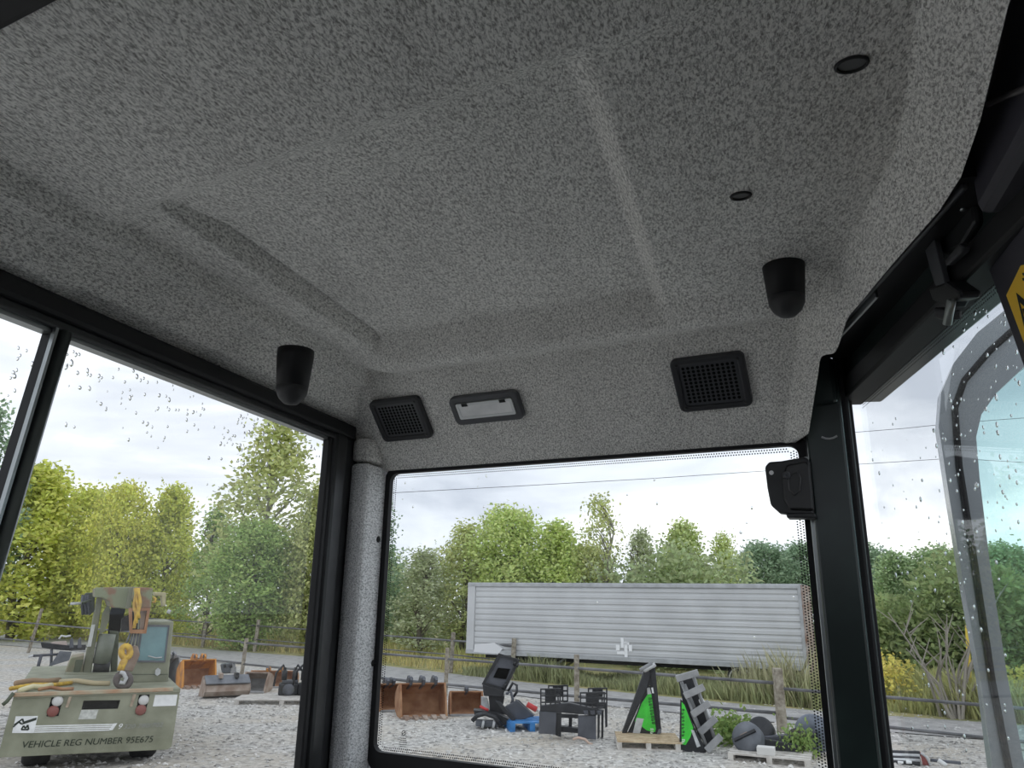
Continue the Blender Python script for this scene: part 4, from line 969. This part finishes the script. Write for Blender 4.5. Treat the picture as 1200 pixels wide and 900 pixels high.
R_.poly('badge', [z(*q) for q in ((805,660),(825,675),(822,705),(800,722),(782,708),(785,678))], dc_-.03, .03, PALE, body)
dm = min(R_.deck(104, 789, zd), 5.6); dh = dc_-1.0
R_.poly('mast_column', [z(*q) for q in ((345,130),(388,130),(300,705),(232,700))], dm, .35, OLIVE, bevel=.02)
R_.poly('mast_label', [z(*q) for q in ((305,335),(332,332),(300,500),(270,500))], dm-.01, .01, WHITEP)
R_.poly('mast_column', [z(*q) for q in ((440,380),(512,388),(497,700),(452,700))], dm+.1, .35, OLIVED, bevel=.02)
R_.tube('lift_cylinder', [z(378,625), z(425,405)], dm+.1, .17, mat('cylinder_green', (.25,.27,.22), .45, var=.15, scale=5), n=16)
R_.tube('pivot_pin', [z(318,655), z(440,652)], dm+.1, .14, BLK, n=14)
R_.poly('boom_gusset', [z(*q) for q in ((385,250),(442,150),(438,300),(400,390),(360,412))], dm-.05, .06, OLIVE)
R_.poly('boom_inner', [z(*q) for q in ((455,205),(560,215),(515,395),(430,405),(440,260))], dm+.35, .2, HOLE)
bo = R_.poly('boom', [z(*q) for q in ((330,55),(620,48),(598,212),(452,207),(440,160),(388,132),(330,130))], dh+.3, dm-dh, OLIVER, bevel=.02)
R_.poly('boom_side', [z(*q) for q in ((585,60),(622,48),(600,215),(560,215))], dh+.2, .1, OLIVE)
R_.poly('boom_head', [z(*q) for q in ((620,48),(768,58),(752,208),(640,212),(612,130))], dh+.6-.6, .5, OLIVER, bevel=.02)
R_.ring('head_cage', [z(*q) for q in ((588,210),(748,208),(716,402),(596,400))], [z(*q) for q in ((610,232),(722,230),(700,372),(612,372))], dh+.6-.6, .3, RUST)
R_.poly('sheave', [z(*q) for q in ((612,235),(660,232),(650,370),(615,370))], dh+.6-.5, .15, BLK); R_.poly('sheave', [z(*q) for q in ((672,232),(715,232),(695,370),(668,370))], dh+.6-.5, .15, RUSTG)
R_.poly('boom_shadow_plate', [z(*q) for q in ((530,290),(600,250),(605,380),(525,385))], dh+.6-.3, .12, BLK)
for k in range(3):
    R_.tube('yellow_sling', [z(632+k*16+8*math.sin(j*1.4+k*2), 58+j*38) for j in range(9)][:9-k], dh+.6-.68-k*.02, .028, YELC)
for k in range(4): R_.tube('wire_rope', [z(596+k*20,398), z(560+k*28,492)], dh+.6-.5, .018, STEELB)
R_.poly('hook_block', [z(*q) for q in ((575,485),(655,500),(670,560),(612,690),(545,680),(560,560))], dh+.6-.45, .25, RUSTG, bevel=.02)
cx, cy = z(562, 540)
R_.tube('yellow_hook', [(cx+5.2*math.cos(a), cy+7*math.sin(a)) for a in [k*math.pi/7 for k in range(14)]], dh+.6-.62, .055, YELC, closed=True)
R_.tube('hook_shank', [z(560,585), z(535,640), z(522,680)], dh+.6-.62, .06, YELC)
cx, cy = z(543, 752)
R_.tube('hook_ring', [(cx+8*math.cos(a), cy+7.5*math.sin(a)) for a in [k*math.pi/9 for k in range(18)]], dh+.6-.6, .06, mat('ring_dark', (.12,.10,.095), .7), closed=True)
R_.tube('hook_tip', [z(520,690), z(545,700), z(565,740), z(548,775), z(515,768)], dh+.6-.66, .035, PALE)
R_.tube('work_lamp', [z(188,165), z(186,185)], dm-.1, .11, PALE, n=12); R_.tube('lamp_arm', [z(210,178), z(300,150)], dm, .03, OLIVED)
R_.poly('winch_box', [z(*q) for q in ((255,95),(330,90),(325,235),(300,255),(222,205))], dm+.2, .5, OLIVED, bevel=.02)
for k in range(3): R_.tube('hydraulic_hose', [z(240+k*18,110), z(232+k*22,180), z(240+k*26,262)], dm+.1, .03, BLKG)
R_.poly('jib_stub', [z(*q) for q in ((775,88),(868,92),(862,195),(838,200),(830,120),(775,118))], dm+.4, .4, mat('jib_tan', (.42,.38,.22), .7, var=.25, scale=5), bevel=.02)
R_.tube('jib_ring', [z(770,130), z(785,140), z(780,165), z(762,165)], dm+.3, .03, YELC); R_.tube('jib_cable', [z(880,250), z(893,222)], dm+.3, .04, PALE)
R_.poly('fender', [z(*q) for q in ((150,585),(250,565),(235,700),(140,735),(105,690))], dm-.1, .9, mat('fender_rust', (.36,.27,.20), .8, col2=(.28,.29,.19), scale=3, detail=5), bevel=.02)
R_.poly('fender_panel', [z(*q) for q in ((185,600),(245,598),(215,690),(165,700))], dm-.13, .03, OLIVED)
R_.tube('crossbar', [z(100,712), z(500,715)], dm-.3, .05, OLIVE)
for a, b, mt, r_ in (((12,807),(84,800),YELC,.035), ((24,809),(60,803),mat('strap_pale', (.72,.66,.42), .8),.045), ((18,801),(70,797),mat('strap_brown', (.35,.24,.15), .8),.05), ((45,808),(86,807),RUST,.03), ((70,799),(128,801),mat('strap_tan', (.50,.42,.26), .8),.045)):
    qa, qb = R_.deck(*a, zd+.05), R_.deck(*b, zd+.05); A, B = P(*a, max(qa,.05)), P(*b, max(qb,.05)); A.z = B.z = zd+.05
    m = MB(); m.tube([A, A.lerp(B,.35)+Vector((0,.08,.02)), A.lerp(B,.7)+Vector((0,-.06,0)), B], r_, 7); m.build('tow_strap', mt, R_.o, True)
R_.tube('mirror_arm', [(16,812),(8,822),(3,826)], -.1, .03, OLIVED)
# ------------------------------------------------------------------ buckets
def bucket(label, mt, inner, xL, xR, yT, yB, dep, yaw=0, teeth=0, ears=2, back=False, lip=None, earmt=None, taper=.0):
    r = Rig('bucket', label, 'bucket', (xL+xR)/2, yB, yaw+(math.pi if back else 0), 'excavator and loader buckets'); s = r.s
    w = (xR-xL)*s; h = (yB-yT)*s*.96; t = .035
    prof = [(0,0),(dep*.55,0),(dep*.85,h*.10),(dep,h*.34),(dep*.95,h*.62),(dep*.72,h*.86),(dep*.36,h)]
    m = MB(); out = [Vector((0,y,z_)) for y, z_ in prof]; inn = []
    for i, p in enumerate(out):
        a = out[max(i-1,0)]; b = out[min(i+1,len(out)-1)]; d = (b-a).normalized(); inn.append(p+Vector((0,-d.z,d.y))*t)
    ol = out+inn[::-1]; m.prism([q+Vector((-w/2,0,0)) for q in ol], (w,0,0)); fixn(m.build('shell', mt, r.o))
    m = MB(); li = [q+Vector((-w/2+.02,0,0))+Vector((0,-.004,.004)) for q in inn]
    m.add(li+[q+Vector((w-.04,0,0)) for q in li], [(i, len(li)+i, len(li)+i+1, i+1) for i in range(len(li)-1)]); m.build('inner_wear_face', inner, r.o, True)
    for sx in (-1, 1):
        m = MB(); sd = [(-.02,0)]+prof[1:]+[(dep*.16,h*.55)]
        m.prism([Vector((sx*w/2-.02, y, z_)) for y, z_ in sd], (.045,0,0)); fixn(m.build('side_plate', mt, r.o))
    m = MB(); m.box((-w/2-.02,-.10,-.0), (w/2+.02,.05,.045)); m.build('cutting_edge', lip or STEEL, r.o, bevel=.01)
    for k in range(teeth):
        x = -w/2+w*(k+.5)/teeth; m = MB(); m.hexa([(x-.05,-.30,.0),(x+.05,-.30,.0),(x+.07,-.02,.0),(x-.07,-.02,.0),(x-.04,-.30,.03),(x+.04,-.30,.03),(x+.07,-.02,.09),(x-.07,-.02,.09)]); m.build('tooth', lip or STEEL, r.o)
    for k in range(ears):
        x = (k-(ears-1)/2)*min(.5, w*.28); m = MB()
        e_ = [Vector((x-.03, dep*.25, h*.95)), Vector((x-.03, dep*.85, h*.72)), Vector((x-.03, dep*.85, h*1.02)), Vector((x-.03, dep*.66, h*1.19)), Vector((x-.03, dep*.48, h*1.07)), Vector((x-.03, dep*.34, h*1.20)), Vector((x-.03, dep*.2, h*1.10))]
        m.prism(e_, (.06,0,0)); er = fixn(m.build('mount_ear', earmt or mt, r.o))
        m = MB(); m.lathe((x-.05, dep*.34, h*1.10), (1,0,0), [(0,.06),(.1,.06)], 10); m.build('ear_boss', BLKG, er)
    return r
bucket('dark grey bucket with leaning side plate beside the truck cab', STEEL, BLKG, 192, 212, 771, 803, .9, .5, 0, 2)
bucket('bright orange toothed bucket right of the crane truck', ORANGE, RUST, 215, 252, 774, 806, .95, .28, 5, 2, lip=RUSTG)
rb = bucket('low loader bucket lying face down with dark steel back', RUSTG, RUST, 235, 283, 791, 814, 1.0, .18, 0, 0, True)
h_ = 23*rb.s
m = MB(); m.hexa([(-.62,.55,h_*.99),(.62,.55,h_*.99),(.62,.98,h_*.66),(-.62,.98,h_*.66),(-.62,.57,h_*1.03),(.62,.57,h_*1.03),(.62,1.0,h_*.70),(-.62,1.0,h_*.70)]); m.build('mount_plate', STEELB, rb.o)
for x in (-.25, .2):
    m = MB(); m.box((x-.05,.55,h_*.9), (x+.05,.85,h_*1.14)); m.build('mount_hook', BLK if x < 0 else RUSTG, rb.o, bevel=.01)
bucket('small brown bucket tipped between face down bucket and pallet', RUSTG, STEEL, 281, 309, 789, 812, .85, -.35, 0, 0)
bucket('long rusty orange bucket behind the board pallet', RUST, RUST, 291, 343, 787, 806, .8, -.2, 0, 2, earmt=ORANGE)
qc = Rig('quick_coupler', 'small grey quick coupler between orange buckets by the fence', 'coupler', 268, 789)
qc.poly('coupler_body', ((258,779),(275,776),(277,788),(260,789)), 0, .5, STEELB, bevel=.03); qc.poly('coupler_side', ((272,777),(277,782),(276,789),(270,789)), -.05, .08, STEEL)
for x in (262, 269): qc.tube('coupler_pin', [(x,781),(x+3,780)], -.04, .07, BLK)
bucket('rusty bucket cut off by the end window left edge', RUST, RUST, 446, 472, 803, 834, .9, .25, 0, 2, earmt=BLKG)
bucket('wide rusty toothed bucket at left of end window', RUST, RUST, 470, 524, 803, 842, 1.0, .2, 5, 3, lip=RUSTG, earmt=BLKG)
bucket('rusty bucket half hidden behind the black breaker attachment', RUST, RUST, 528, 566, 812, 839, .8, .1, 0, 1, earmt=BLKG)
# ------------------------------------------------------------------ board pallet and two hydraulic drives (left)
pr = Rig('board_pallet', 'grey board pallet lying on gravel by the side window post', 'pallet', 330, 824, -.15)
for k in range(6):
    m = MB(); m.box((-1.25,-.35+k*.2,.10), (1.35,-.20+k*.2,.13)); m.build('board', WOODG, pr.o)
for x in (-1.15,.05,1.2):
    m = MB(); m.box((x-.06,-.35,0), (x+.06,.8,.10)); m.build('bearer', WOODG, pr.o)
pz = .13
def drive(px, label):
    g = G(px, 821); r = Rig('hydraulic_drive', label, 'hydraulic drive', 0, 0, 0, 'black hydraulic drives on the board pallet', Vector((g.x, g.y+.25, pz))); 
    r.box('drive_housing', (-.28,-.2,.0), (.28,.25,.32), BLK, bevel=.04); r.box('top_plate', (-.2,-.15,.32), (.25,.2,.40), BLKG, bevel=.02)
    m = MB(); m.lathe((0,-.2,.16), (0,-1,0), [(0,.16),(.1,.16),(.12,.10),(.12,.02)], 14); m.build('output_hub', BLKG, r.o, True)
    for sx in (-1,1):
        m = MB(); m.lathe((sx*.15,0,.40), (0,0,1), [(0,.08),(.25,.08),(.27,.05),(.34,.05),(.34,.01)], 12); m.build('motor', BLK, r.o, True)
        m = MB(); m.tube([(sx*.15,-.03,.70),(sx*.2,-.2,.82),(sx*.38,-.25,.62),(sx*.42,-.1,.25)], .03, 7); m.build('hose', BLK, r.o, True)
drive(334, 'black hydraulic drive unit on the board pallet, farther from the post'); drive(357, 'black hydraulic drive unit on the board pallet, touching the window post')
# ------------------------------------------------------------------ black beam attachment behind the truck (left edge)
z5 = lambda X, Y: (X/10, 730+Y/10)
r = Rig('boom_attachment', 'black beam attachment on leg stands behind the crane truck', 'attachment', 75, 782)
r.poly('beam', [z5(*q) for q in ((475,225),(800,265),(1010,255),(1000,320),(720,320),(490,290))], 0, .35, BLK, bevel=.02)
r.poly('board_on_beam', [z5(*q) for q in ((620,225),(780,215),(790,262),(590,240))], .05, .3, mat('pinkish_board', (.5,.42,.38), .9))
for k, x in enumerate((820, 915)): r.poly('clamp', [z5(*q) for q in ((x,200),(x+30,165),(x+45,290),(x-10,300))], -.05, .3, BLKG, bevel=.02)
r.tube('hose', [z5(690,190), z5(720,150), z5(770,160), z5(830,150)], -.02, .04, PALE)
r.tube('prop_bar', [z5(390,385), z5(690,368)], .0, .05, BLKG); r.tube('prop_leg', [z5(485,370), z5(442,530)], 0, .06, BLKG)
r.tube('prop_leg', [z5(605,310), z5(598,520)], .1, .05, STEELB)
r.poly('shield_plate', [z5(*q) for q in ((700,330),(840,340),(810,440),(560,515),(620,450))], -.2, .06, STEELB)
r.tube('hook_end', [z5(330,400), z5(390,380)], 0, .05, PALE)
# ------------------------------------------------------------------ black tilted breaker attachment on a blue pallet
z3 = lambda X, Y: (540+X/6.316, 750+Y/6.316)
r = Rig('tilted_attachment', 'black skid steer attachment with tilted mounting plate', 'attachment', 590, 853)
tp_ = r.poly('mounting_plate', [z3(*q) for q in ((285,105),(435,150),(325,372),(160,325))], .2, .16, BLKG, bevel=.015)
r.ring('plate_rim', [z3(*q) for q in ((280,98),(440,146),(328,378),(154,328))], [z3(*q) for q in ((297,122),(415,158),(312,352),(182,316))], .15, .06, BLK, tp_)
r.poly('plate_opening', [z3(*q) for q in ((275,205),(365,215),(335,292),(240,278))], .18, .03, HOLE, tp_)
for q in ((390,170),(410,185),(320,330),(310,345)): r.tube('plate_bolt', [z3(*q), z3(q[0]+16,q[1]+6)], .12, .05, BLK, tp_)
r.poly('hinge_box', [z3(*q) for q in ((160,328),(325,372),(312,425),(170,415))], .1, .35, BLK, bevel=.02)
r.poly('upright', [z3(*q) for q in ((205,410),(325,415),(310,500),(350,560),(215,525))], .25, .4, BLK, bevel=.02)
r.poly('ramp', [z3(*q) for q in ((415,445),(545,560),(400,610),(320,500))], -.1, .12, BLKG, bevel=.015)
r.poly('ramp_side', [z3(*q) for q in ((255,450),(290,460),(410,585),(385,605),(300,520))], -.3, .12, BLK, bevel=.015)
r.poly('ramp_side', [z3(*q) for q in ((400,440),(430,445),(545,555),(530,570),(420,470))], .3, .12, BLK, bevel=.015)
r.tube('curved_guard', [z3(*q) for q in ((85,600),(120,560),(180,545),(250,570),(300,635))], -.3, .05, BLK); 
r.poly('guard_plate', [z3(*q) for q in ((95,520),(190,530),(270,545),(385,600),(300,640),(250,575),(180,550),(105,575))], -.1, .35, BLK)
r.poly('skid_block', [z3(*q) for q in ((108,598),(270,605),(270,648),(110,640))], -.2, .3, STEELB, bevel=.02)
for q in (155, 235): r.tube('roller', [z3(q,622), z3(q+18,626)], -.25, .09, PALE)
r.tube('hose', [z3(*q) for q in ((350,380),(385,318),(415,335),(415,385),(390,420))], .1, .03, BLK); r.tube('hose', [z3(*q) for q in ((335,400),(370,380),(385,440),(370,490))], .0, .035, BLKG)
r.tube('red_hose', [z3(*q) for q in ((140,490),(180,510),(205,520))], -.2, .03, REDH)
r.poly('chute', [z3(*q) for q in ((150,420),(195,430),(215,520),(150,480))], .35, .1, PALE)
b_ = Rig('blue_pallet', 'blue painted pallet under the tilted black attachment', 'pallet', 617, 855, .2)
for k in range(4):
    m = MB(); m.box((-.42,-.3+k*.24,.17), (.55,-.12+k*.24,.20)); m.build('slat', BLUEP, b_.o)
for x in (-.40,.06,.48):
    m = MB(); m.box((x-.04,-.3,0), (x+.08,.6,.17)); m.build('bearer', BLUEP, b_.o)
r = Rig('red_cylinder', 'small red hydraulic ram lying behind the blue pallet', 'hydraulic ram', 622, 842)
r.tube('ram_barrel', [z3(490,475), z3(560,515)], .5, .07, REDH); r.tube('ram_rod', [z3(560,515), z3(590,535)], .5, .04, PALE)
# ------------------------------------------------------------------ pallet fork frames with grid backrests
def forkframe(label, dx, d, full):
    r = Rig('fork_frame', label, 'fork frame', 671+dx, 868-(0 if d == 0 else 4), 0, 'black pallet fork frames'); Q = lambda X, Y: z3(X+dx*6.316, Y)
    if full:
        r.poly('frame_panel', [Q(*q) for q in ((582,525),(708,532),(702,702),(575,692))], d, .10, BLKG, bevel=.012); r.poly('frame_panel', [Q(*q) for q in ((868,562),(1002,558),(1002,738),(866,722))], d, .10, BLKG, bevel=.012)
        r.poly('top_beam', [Q(*q) for q in ((590,488),(800,465),(1065,525),(1000,560),(708,535),(585,525))], d-.02, .2, BLK, bevel=.015)
        r.poly('cross_beam', [Q(*q) for q in ((700,548),(870,555),(870,580),(700,575))], d+.05, .12, BLK); r.poly('cross_beam', [Q(*q) for q in ((740,640),(870,655),(868,690),(735,680))], d+.25, .2, BLK)
        r.poly('latch_column', [Q(*q) for q in ((705,540),(745,545),(742,720),(700,705))], d+.06, .2, BLK); r.poly('latch_column', [Q(*q) for q in ((800,570),(825,572),(822,660),(798,655))], d+.4, .1, BLK)
        for k, X in enumerate((1012,1040)): r.poly('side_plate', [Q(*q) for q in ((X,535),(X+18,528),(X+15,720),(X,735))], d+.1+.25*k, .06, BLK)
        for k in range(3): r.poly('fork_hook', [Q(*q) for q in ((905+k*50,525),(940+k*50,522),(945+k*50,552),(915+k*50,556))], d-.05, .1, BLKG, bevel=.01)
    for x0, x1, y0, y1 in ((592,735,365,512),(886,1062,392,505)) if full else ((650,790,340,455),(945,1080,360,470)):
        n = 5
        for k in range(n):
            X = x0+(x1-x0)*k/(n-1); r.poly('grid_bar', [Q(X-5,y0), Q(X+5,y0), Q(X+5,y1), Q(X-5,y1)], d+.02, .04, BLK)
        for k in range(4):
            Y = y0+(y1-y0)*k/3; r.poly('grid_rail', [Q(x0-5,Y-5), Q(x1+5,Y-7), Q(x1+5,Y+4), Q(x0-5,Y+5)], d+.01, .05, BLK)
        r.poly('grid_mesh_plate', [Q(x0+(x1-x0)*.25,y0), Q(x0+(x1-x0)*.75,y0), Q(x0+(x1-x0)*.75,y0+(y1-y0)*.66), Q(x0+(x1-x0)*.25,y0+(y1-y0)*.66)], d+.05, .02, BLK)
    if not full:
        r.poly('frame_panel', [Q(*q) for q in ((760,455),(1085,470),(1085,640),(1070,650),(1065,500),(760,480))], d, .06, BLK)
forkframe('front black pallet fork frame with two grid backrests', 0, 0, True); forkframe('rear black pallet fork frame peeking behind the front one', 0, .75, False)
r = Rig('bent_strap', 'bent pale strap lying on gravel before the fork frames', 'strap', 688, 872)
r.tube('strap', [z3(*q) for q in ((830,735),(870,722),(920,735),(950,765),(975,785))], 0, .025, mat('strap_tanpink', (.6,.45,.36), .8))
# ------------------------------------------------------------------ two green grapple rakes
z4 = lambda X, Y: (720+X/5, 770+Y/5)
pw = Rig('wood_pallet', 'wooden pallet under the upright green grapple rake', 'pallet', 759, 877, .08)
for k in range(6):
    m = MB(); m.box((-.62,-.28+k*.2,.14), (.66,-.12+k*.2,.17)); m.build('slat', WOODP, pw.o)
for x in (-.58,.0,.58):
    m = MB(); m.box((x-.05,-.28,.03), (x+.05,.90,.14)); m.build('bearer', WOODG, pw.o)
m = MB(); m.box((-.62,-.28,.0), (.66,-.14,.03)); m.build('bottom_slat', WOODG, pw.o)
r = Rig('grapple_rake', 'black grapple rake with tall green decal standing on wooden pallet', 'grapple rake', 0, 0, 0, 'green decal grapple rakes', G(754, 872)+Vector((0,.25,.17)))
r.poly('side_plate', [z4(*q) for q in ((190,170),(225,170),(268,430),(255,488),(80,486),(130,330))], .0, .06, BLK)
r.poly('decal', [z4(*q) for q in ((196,218),(216,216),(243,418),(238,440),(190,430),(120,375),(160,270))], -.012, .012, GREEN); r.poly('decal_cap', [z4(*q) for q in ((190,182),(206,178),(217,216),(194,220))], -.012, .012, PALE)
r.poly('data_plate', [z4(*q) for q in ((130,355),(172,362),(150,460),(108,448))], -.014, .014, PALE)
r.poly('frame_leg', [z4(*q) for q in ((178,70),(215,95),(190,185),(72,485),(45,478))], -.08, .35, BLK, bevel=.012); r.poly('frame_leg', [z4(*q) for q in ((205,90),(240,70),(276,440),(258,450),(226,190))], -.04, .35, BLK, bevel=.012)
r.poly('neck', [z4(*q) for q in ((178,70),(240,62),(236,180),(205,165),(188,185))], -.02, .3, BLK, bevel=.01)
for a, b in (((150,78),(222,38)), ((172,82),(240,42))): r.tube('top_bar', [z4(*a), z4(*b)], -.1, .045, PALE if a[0] > 160 else STEEL)
r.poly('paint_chip', [z4(*q) for q in ((216,180),(226,178),(232,212),(222,212))], -.06, .01, WHITEP); r.poly('rear_foot', [z4(*q) for q in ((258,425),(276,420),(275,445),(250,465))], -.06, .3, STEELB)
def glyphs(r, a, b, n, d, hs, mt):
    m = MB()
    for k in range(n):
        t = (k+.5)/n; X = a[0]+(b[0]-a[0])*t; Y = a[1]+(b[1]-a[1])*t
        for q0, q1 in (((-hs,-4),(hs,-4)), ((-hs,4),(hs*(.2 if k % 2 else 1),4)), ((-hs if k % 3 else hs,-4),(-hs if k % 3 else hs,4))): m.bar(r.P(*z4(X+q0[0],Y+q0[1]), d), r.P(*z4(X+q1[0],Y+q1[1]), d), .004, .016)
    m.build('decal_lettering', mt, r.o)
glyphs(r, (206,235), (232,395), 9, -.016, 9, mat('decal_dark', (.02,.10,.02), .6)); glyphs(r, (218,415), (222,452), 2, -.03, 9, mat('decal_light', (.65,.8,.62), .6))
r = Rig('grapple_rake', 'black grapple rake with grey tines leaning right, green decal side', 'grapple rake', 822, 882, 0, 'green decal grapple rakes')
r.poly('side_plate', [z4(*q) for q in ((386,250),(412,270),(470,415),(540,545),(535,562),(420,555),(380,535))], .0, .08, BLK)
r.poly('decal', [z4(*q) for q in ((394,262),(410,280),(462,415),(445,470),(418,515),(394,512))], -.012, .012, GREEN)
r.poly('data_plate', [z4(*q) for q in ((448,425),(466,430),(505,522),(484,530))], -.016, .016, PALE)
r.poly('back_plate', [z4(*q) for q in ((375,140),(470,110),(500,190),(600,480),(560,545),(500,470),(400,260))], .25, .10, BLK)
for a, b in (((392,145),(548,545)), ((410,160),(470,300)), ((460,105),(585,470)), ((455,330),(510,455))): r.tube('tine_rail', [z4(*a), z4(*b)], .06, .035, STEEL)
r.tube('ram_rod', [z4(505,245), z4(560,365)], .1, .05, WHITEP)
for a, b in (((362,128),(492,90)), ((410,228),(526,175)), ((455,338),(558,268)), ((500,442),(596,356)), ((540,548),(625,462))):
    m = MB(); m.bar(r.P(*z4(*a), -.08), r.P(*z4(*b), -.08), .10, .13, (0,0,1)); m.build('tine_bar', STEEL, r.o, bevel=.012)
glyphs(r, (402,300), (404,470), 8, -.016, 6, bpy.data.materials['decal_dark']); glyphs(r, (404,480), (402,508), 2, -.03, 8, bpy.data.materials['decal_light'])
# ------------------------------------------------------------------ black roller wheels on a low pallet
pr = Rig('low_pallet', 'pale low pallet under the black roller wheels', 'pallet', 903, 893, -.1)
for k in range(5):
    m = MB(); m.box((-.75,-.2+k*.22,.10), (.72,-.04+k*.22,.13)); m.build('slat', WOODG, pr.o)
for x in (-.7,.0,.66):
    m = MB(); m.box((x-.05,-.2,0), (x+.05,.86,.10)); m.build('bearer', WOODG, pr.o)
m = MB(); m.box((-.22,-.16,.13), (.10,.06,.27)); m.build('spacer_block', mat('spacer_pale', (.66,.65,.62), .8), pr.o, bevel=.01)
r = Rig('roller_undercarriage', 'black steel roller wheels on an axle arm, resting on pale pallet', 'roller', 0, 0, 0, None, G(900, 890)+Vector((0,.25,.13)))
def drum(X, Y, R, ax, d, mt, nm='roller_wheel', th=.3):
    c_ = r.P(*z4(X, Y), d); rr_ = R/5*r.s; ax = Vector(ax).normalized(); m = MB(); c_.z = max(c_.z, rr_*.62)
    m.lathe(c_-ax*th*.5, ax, [(0,.02),(0,rr_*.82),(.02,rr_*.86),(.03,rr_*.98),(.09,rr_),(th-.09,rr_),(th-.03,rr_*.98),(th-.02,rr_*.86),(th,rr_*.82),(th,.02)], 30); return m.build(nm, mt, r.o, True), c_, ax, rr_
o_, c_, ax_, rr_ = drum(785, 478, 88, (-.35,-.8,.42), -.05, STEELB)
side_ = ax_.cross(Vector((0,0,1))).normalized(); up_ = side_.cross(ax_)
m = MB(); f_ = c_+ax_*.165; m.bar(f_-side_*.2+up_*.12, f_+side_*.2-up_*.12, .05, .07, tuple(ax_)); m.build('axle_bar', BLK, o_); m = MB(); m.bar(f_-side_*.05+up_*.05, f_+side_*.08-up_*.03, .06, .035, tuple(ax_)); m.build('axle_key', RUSTG, o_)
drum(862, 435, 78, (-.2,-.85,.35), .45, BLK); drum(1075, 490, 66, (-.15,-.9,.2), .35, mat('wheel_brownblack', (.07,.065,.06), .7, var=.3, scale=5))
m = MB(); m.bar(r.P(*z4(870,505), .1), r.P(*z4(1080,545), .1), .25, .22); m.build('axle_arm', BLK, r.o, bevel=.02)
m = MB(); m.bar(r.P(*z4(880,480), .25), r.P(*z4(1050,470), .25), .2, .12); m.build('axle_arm', BLKG, r.o, bevel=.02)
m = MB(); m.prism([r.P(*z4(*q), -.2) for q in ((955,590),(1010,575),(1050,600),(1020,620),(960,605))], (0,.02,0)); fixn(m.build('dry_leaf', mat('dry_leaf', (.66,.58,.36), .8), r.o))
r = Rig('steel_drum_wheel', 'blue-grey steel wheel standing by the end window right edge', 'wheel', 958, 884)
c_ = r.P(957, 873, .1); c_.z = max(c_.z, .36); m = MB(); m.lathe(c_, (-.3,-.9,.15), [(0,.02),(0,.30),(.02,.33),(.04,.36),(.2,.36),(.22,.33),(.22,.02)], 28); m.build('wheel_disc', mat('blue_grey_steel', (.16,.18,.22), .5, var=.2, scale=6), r.o, True)
m = MB(); m.lathe(c_+Vector((-.06,-.2,.03)), (-.3,-.9,.15), [(0,.09),(.03,.09),(.04,.02)], 12); m.build('wheel_hub', BLKG, r.o, True)
# ------------------------------------------------------------------ scrap rails in the right hand glass
z6 = lambda X, Y: (1040+X/15, 860+Y/15)
r = Rig('rail_stack', 'stack of black steel rails on gravel beyond the right glass', 'steel rails', 1062, 896)
for k, (y0, y1, mt) in enumerate(((335,350,BLK),(385,405,PALE),(430,450,BLK),(470,490,PALE),(500,540,BLK))): r.tube('steel_rail', [z6(-250,y0-12), z6(575,y1)], .5-.12*k, .05, mt)
for x in (180, 330): r.poly('rail_chock', [z6(x,490), z6(x+100,500), z6(x+100,525), z6(x,520)], -.1, .2, WHITEP)
r = Rig('red_wedge', 'dull red triangular steel wedge against the rail stack', 'steel wedge', 1084, 897)
r.poly('wedge_plate', [z6(*q) for q in ((570,330),(600,335),(755,560),(620,545))], 0, .08, mat('wedge_red', (.32,.10,.09), .7, var=.2, scale=6)); r.tube('wedge_edge', [z6(585,335), z6(700,420), z6(752,555)], -.02, .02, PALE)
r = Rig('white_pipe', 'short white pipe lying right of the red wedge', 'pipe', 1105, 897); r.tube('pipe', [z6(890,465), z6(1040,600)], 0, .045, WHITEP)
r = Rig('dark_channel', 'dark steel channel lying on gravel right of red wedge', 'steel channel', 1098, 896, .0); r.tube('channel', [z6(760,510), z6(1000,545), z6(1300,590)], .3, .05, BLKG)
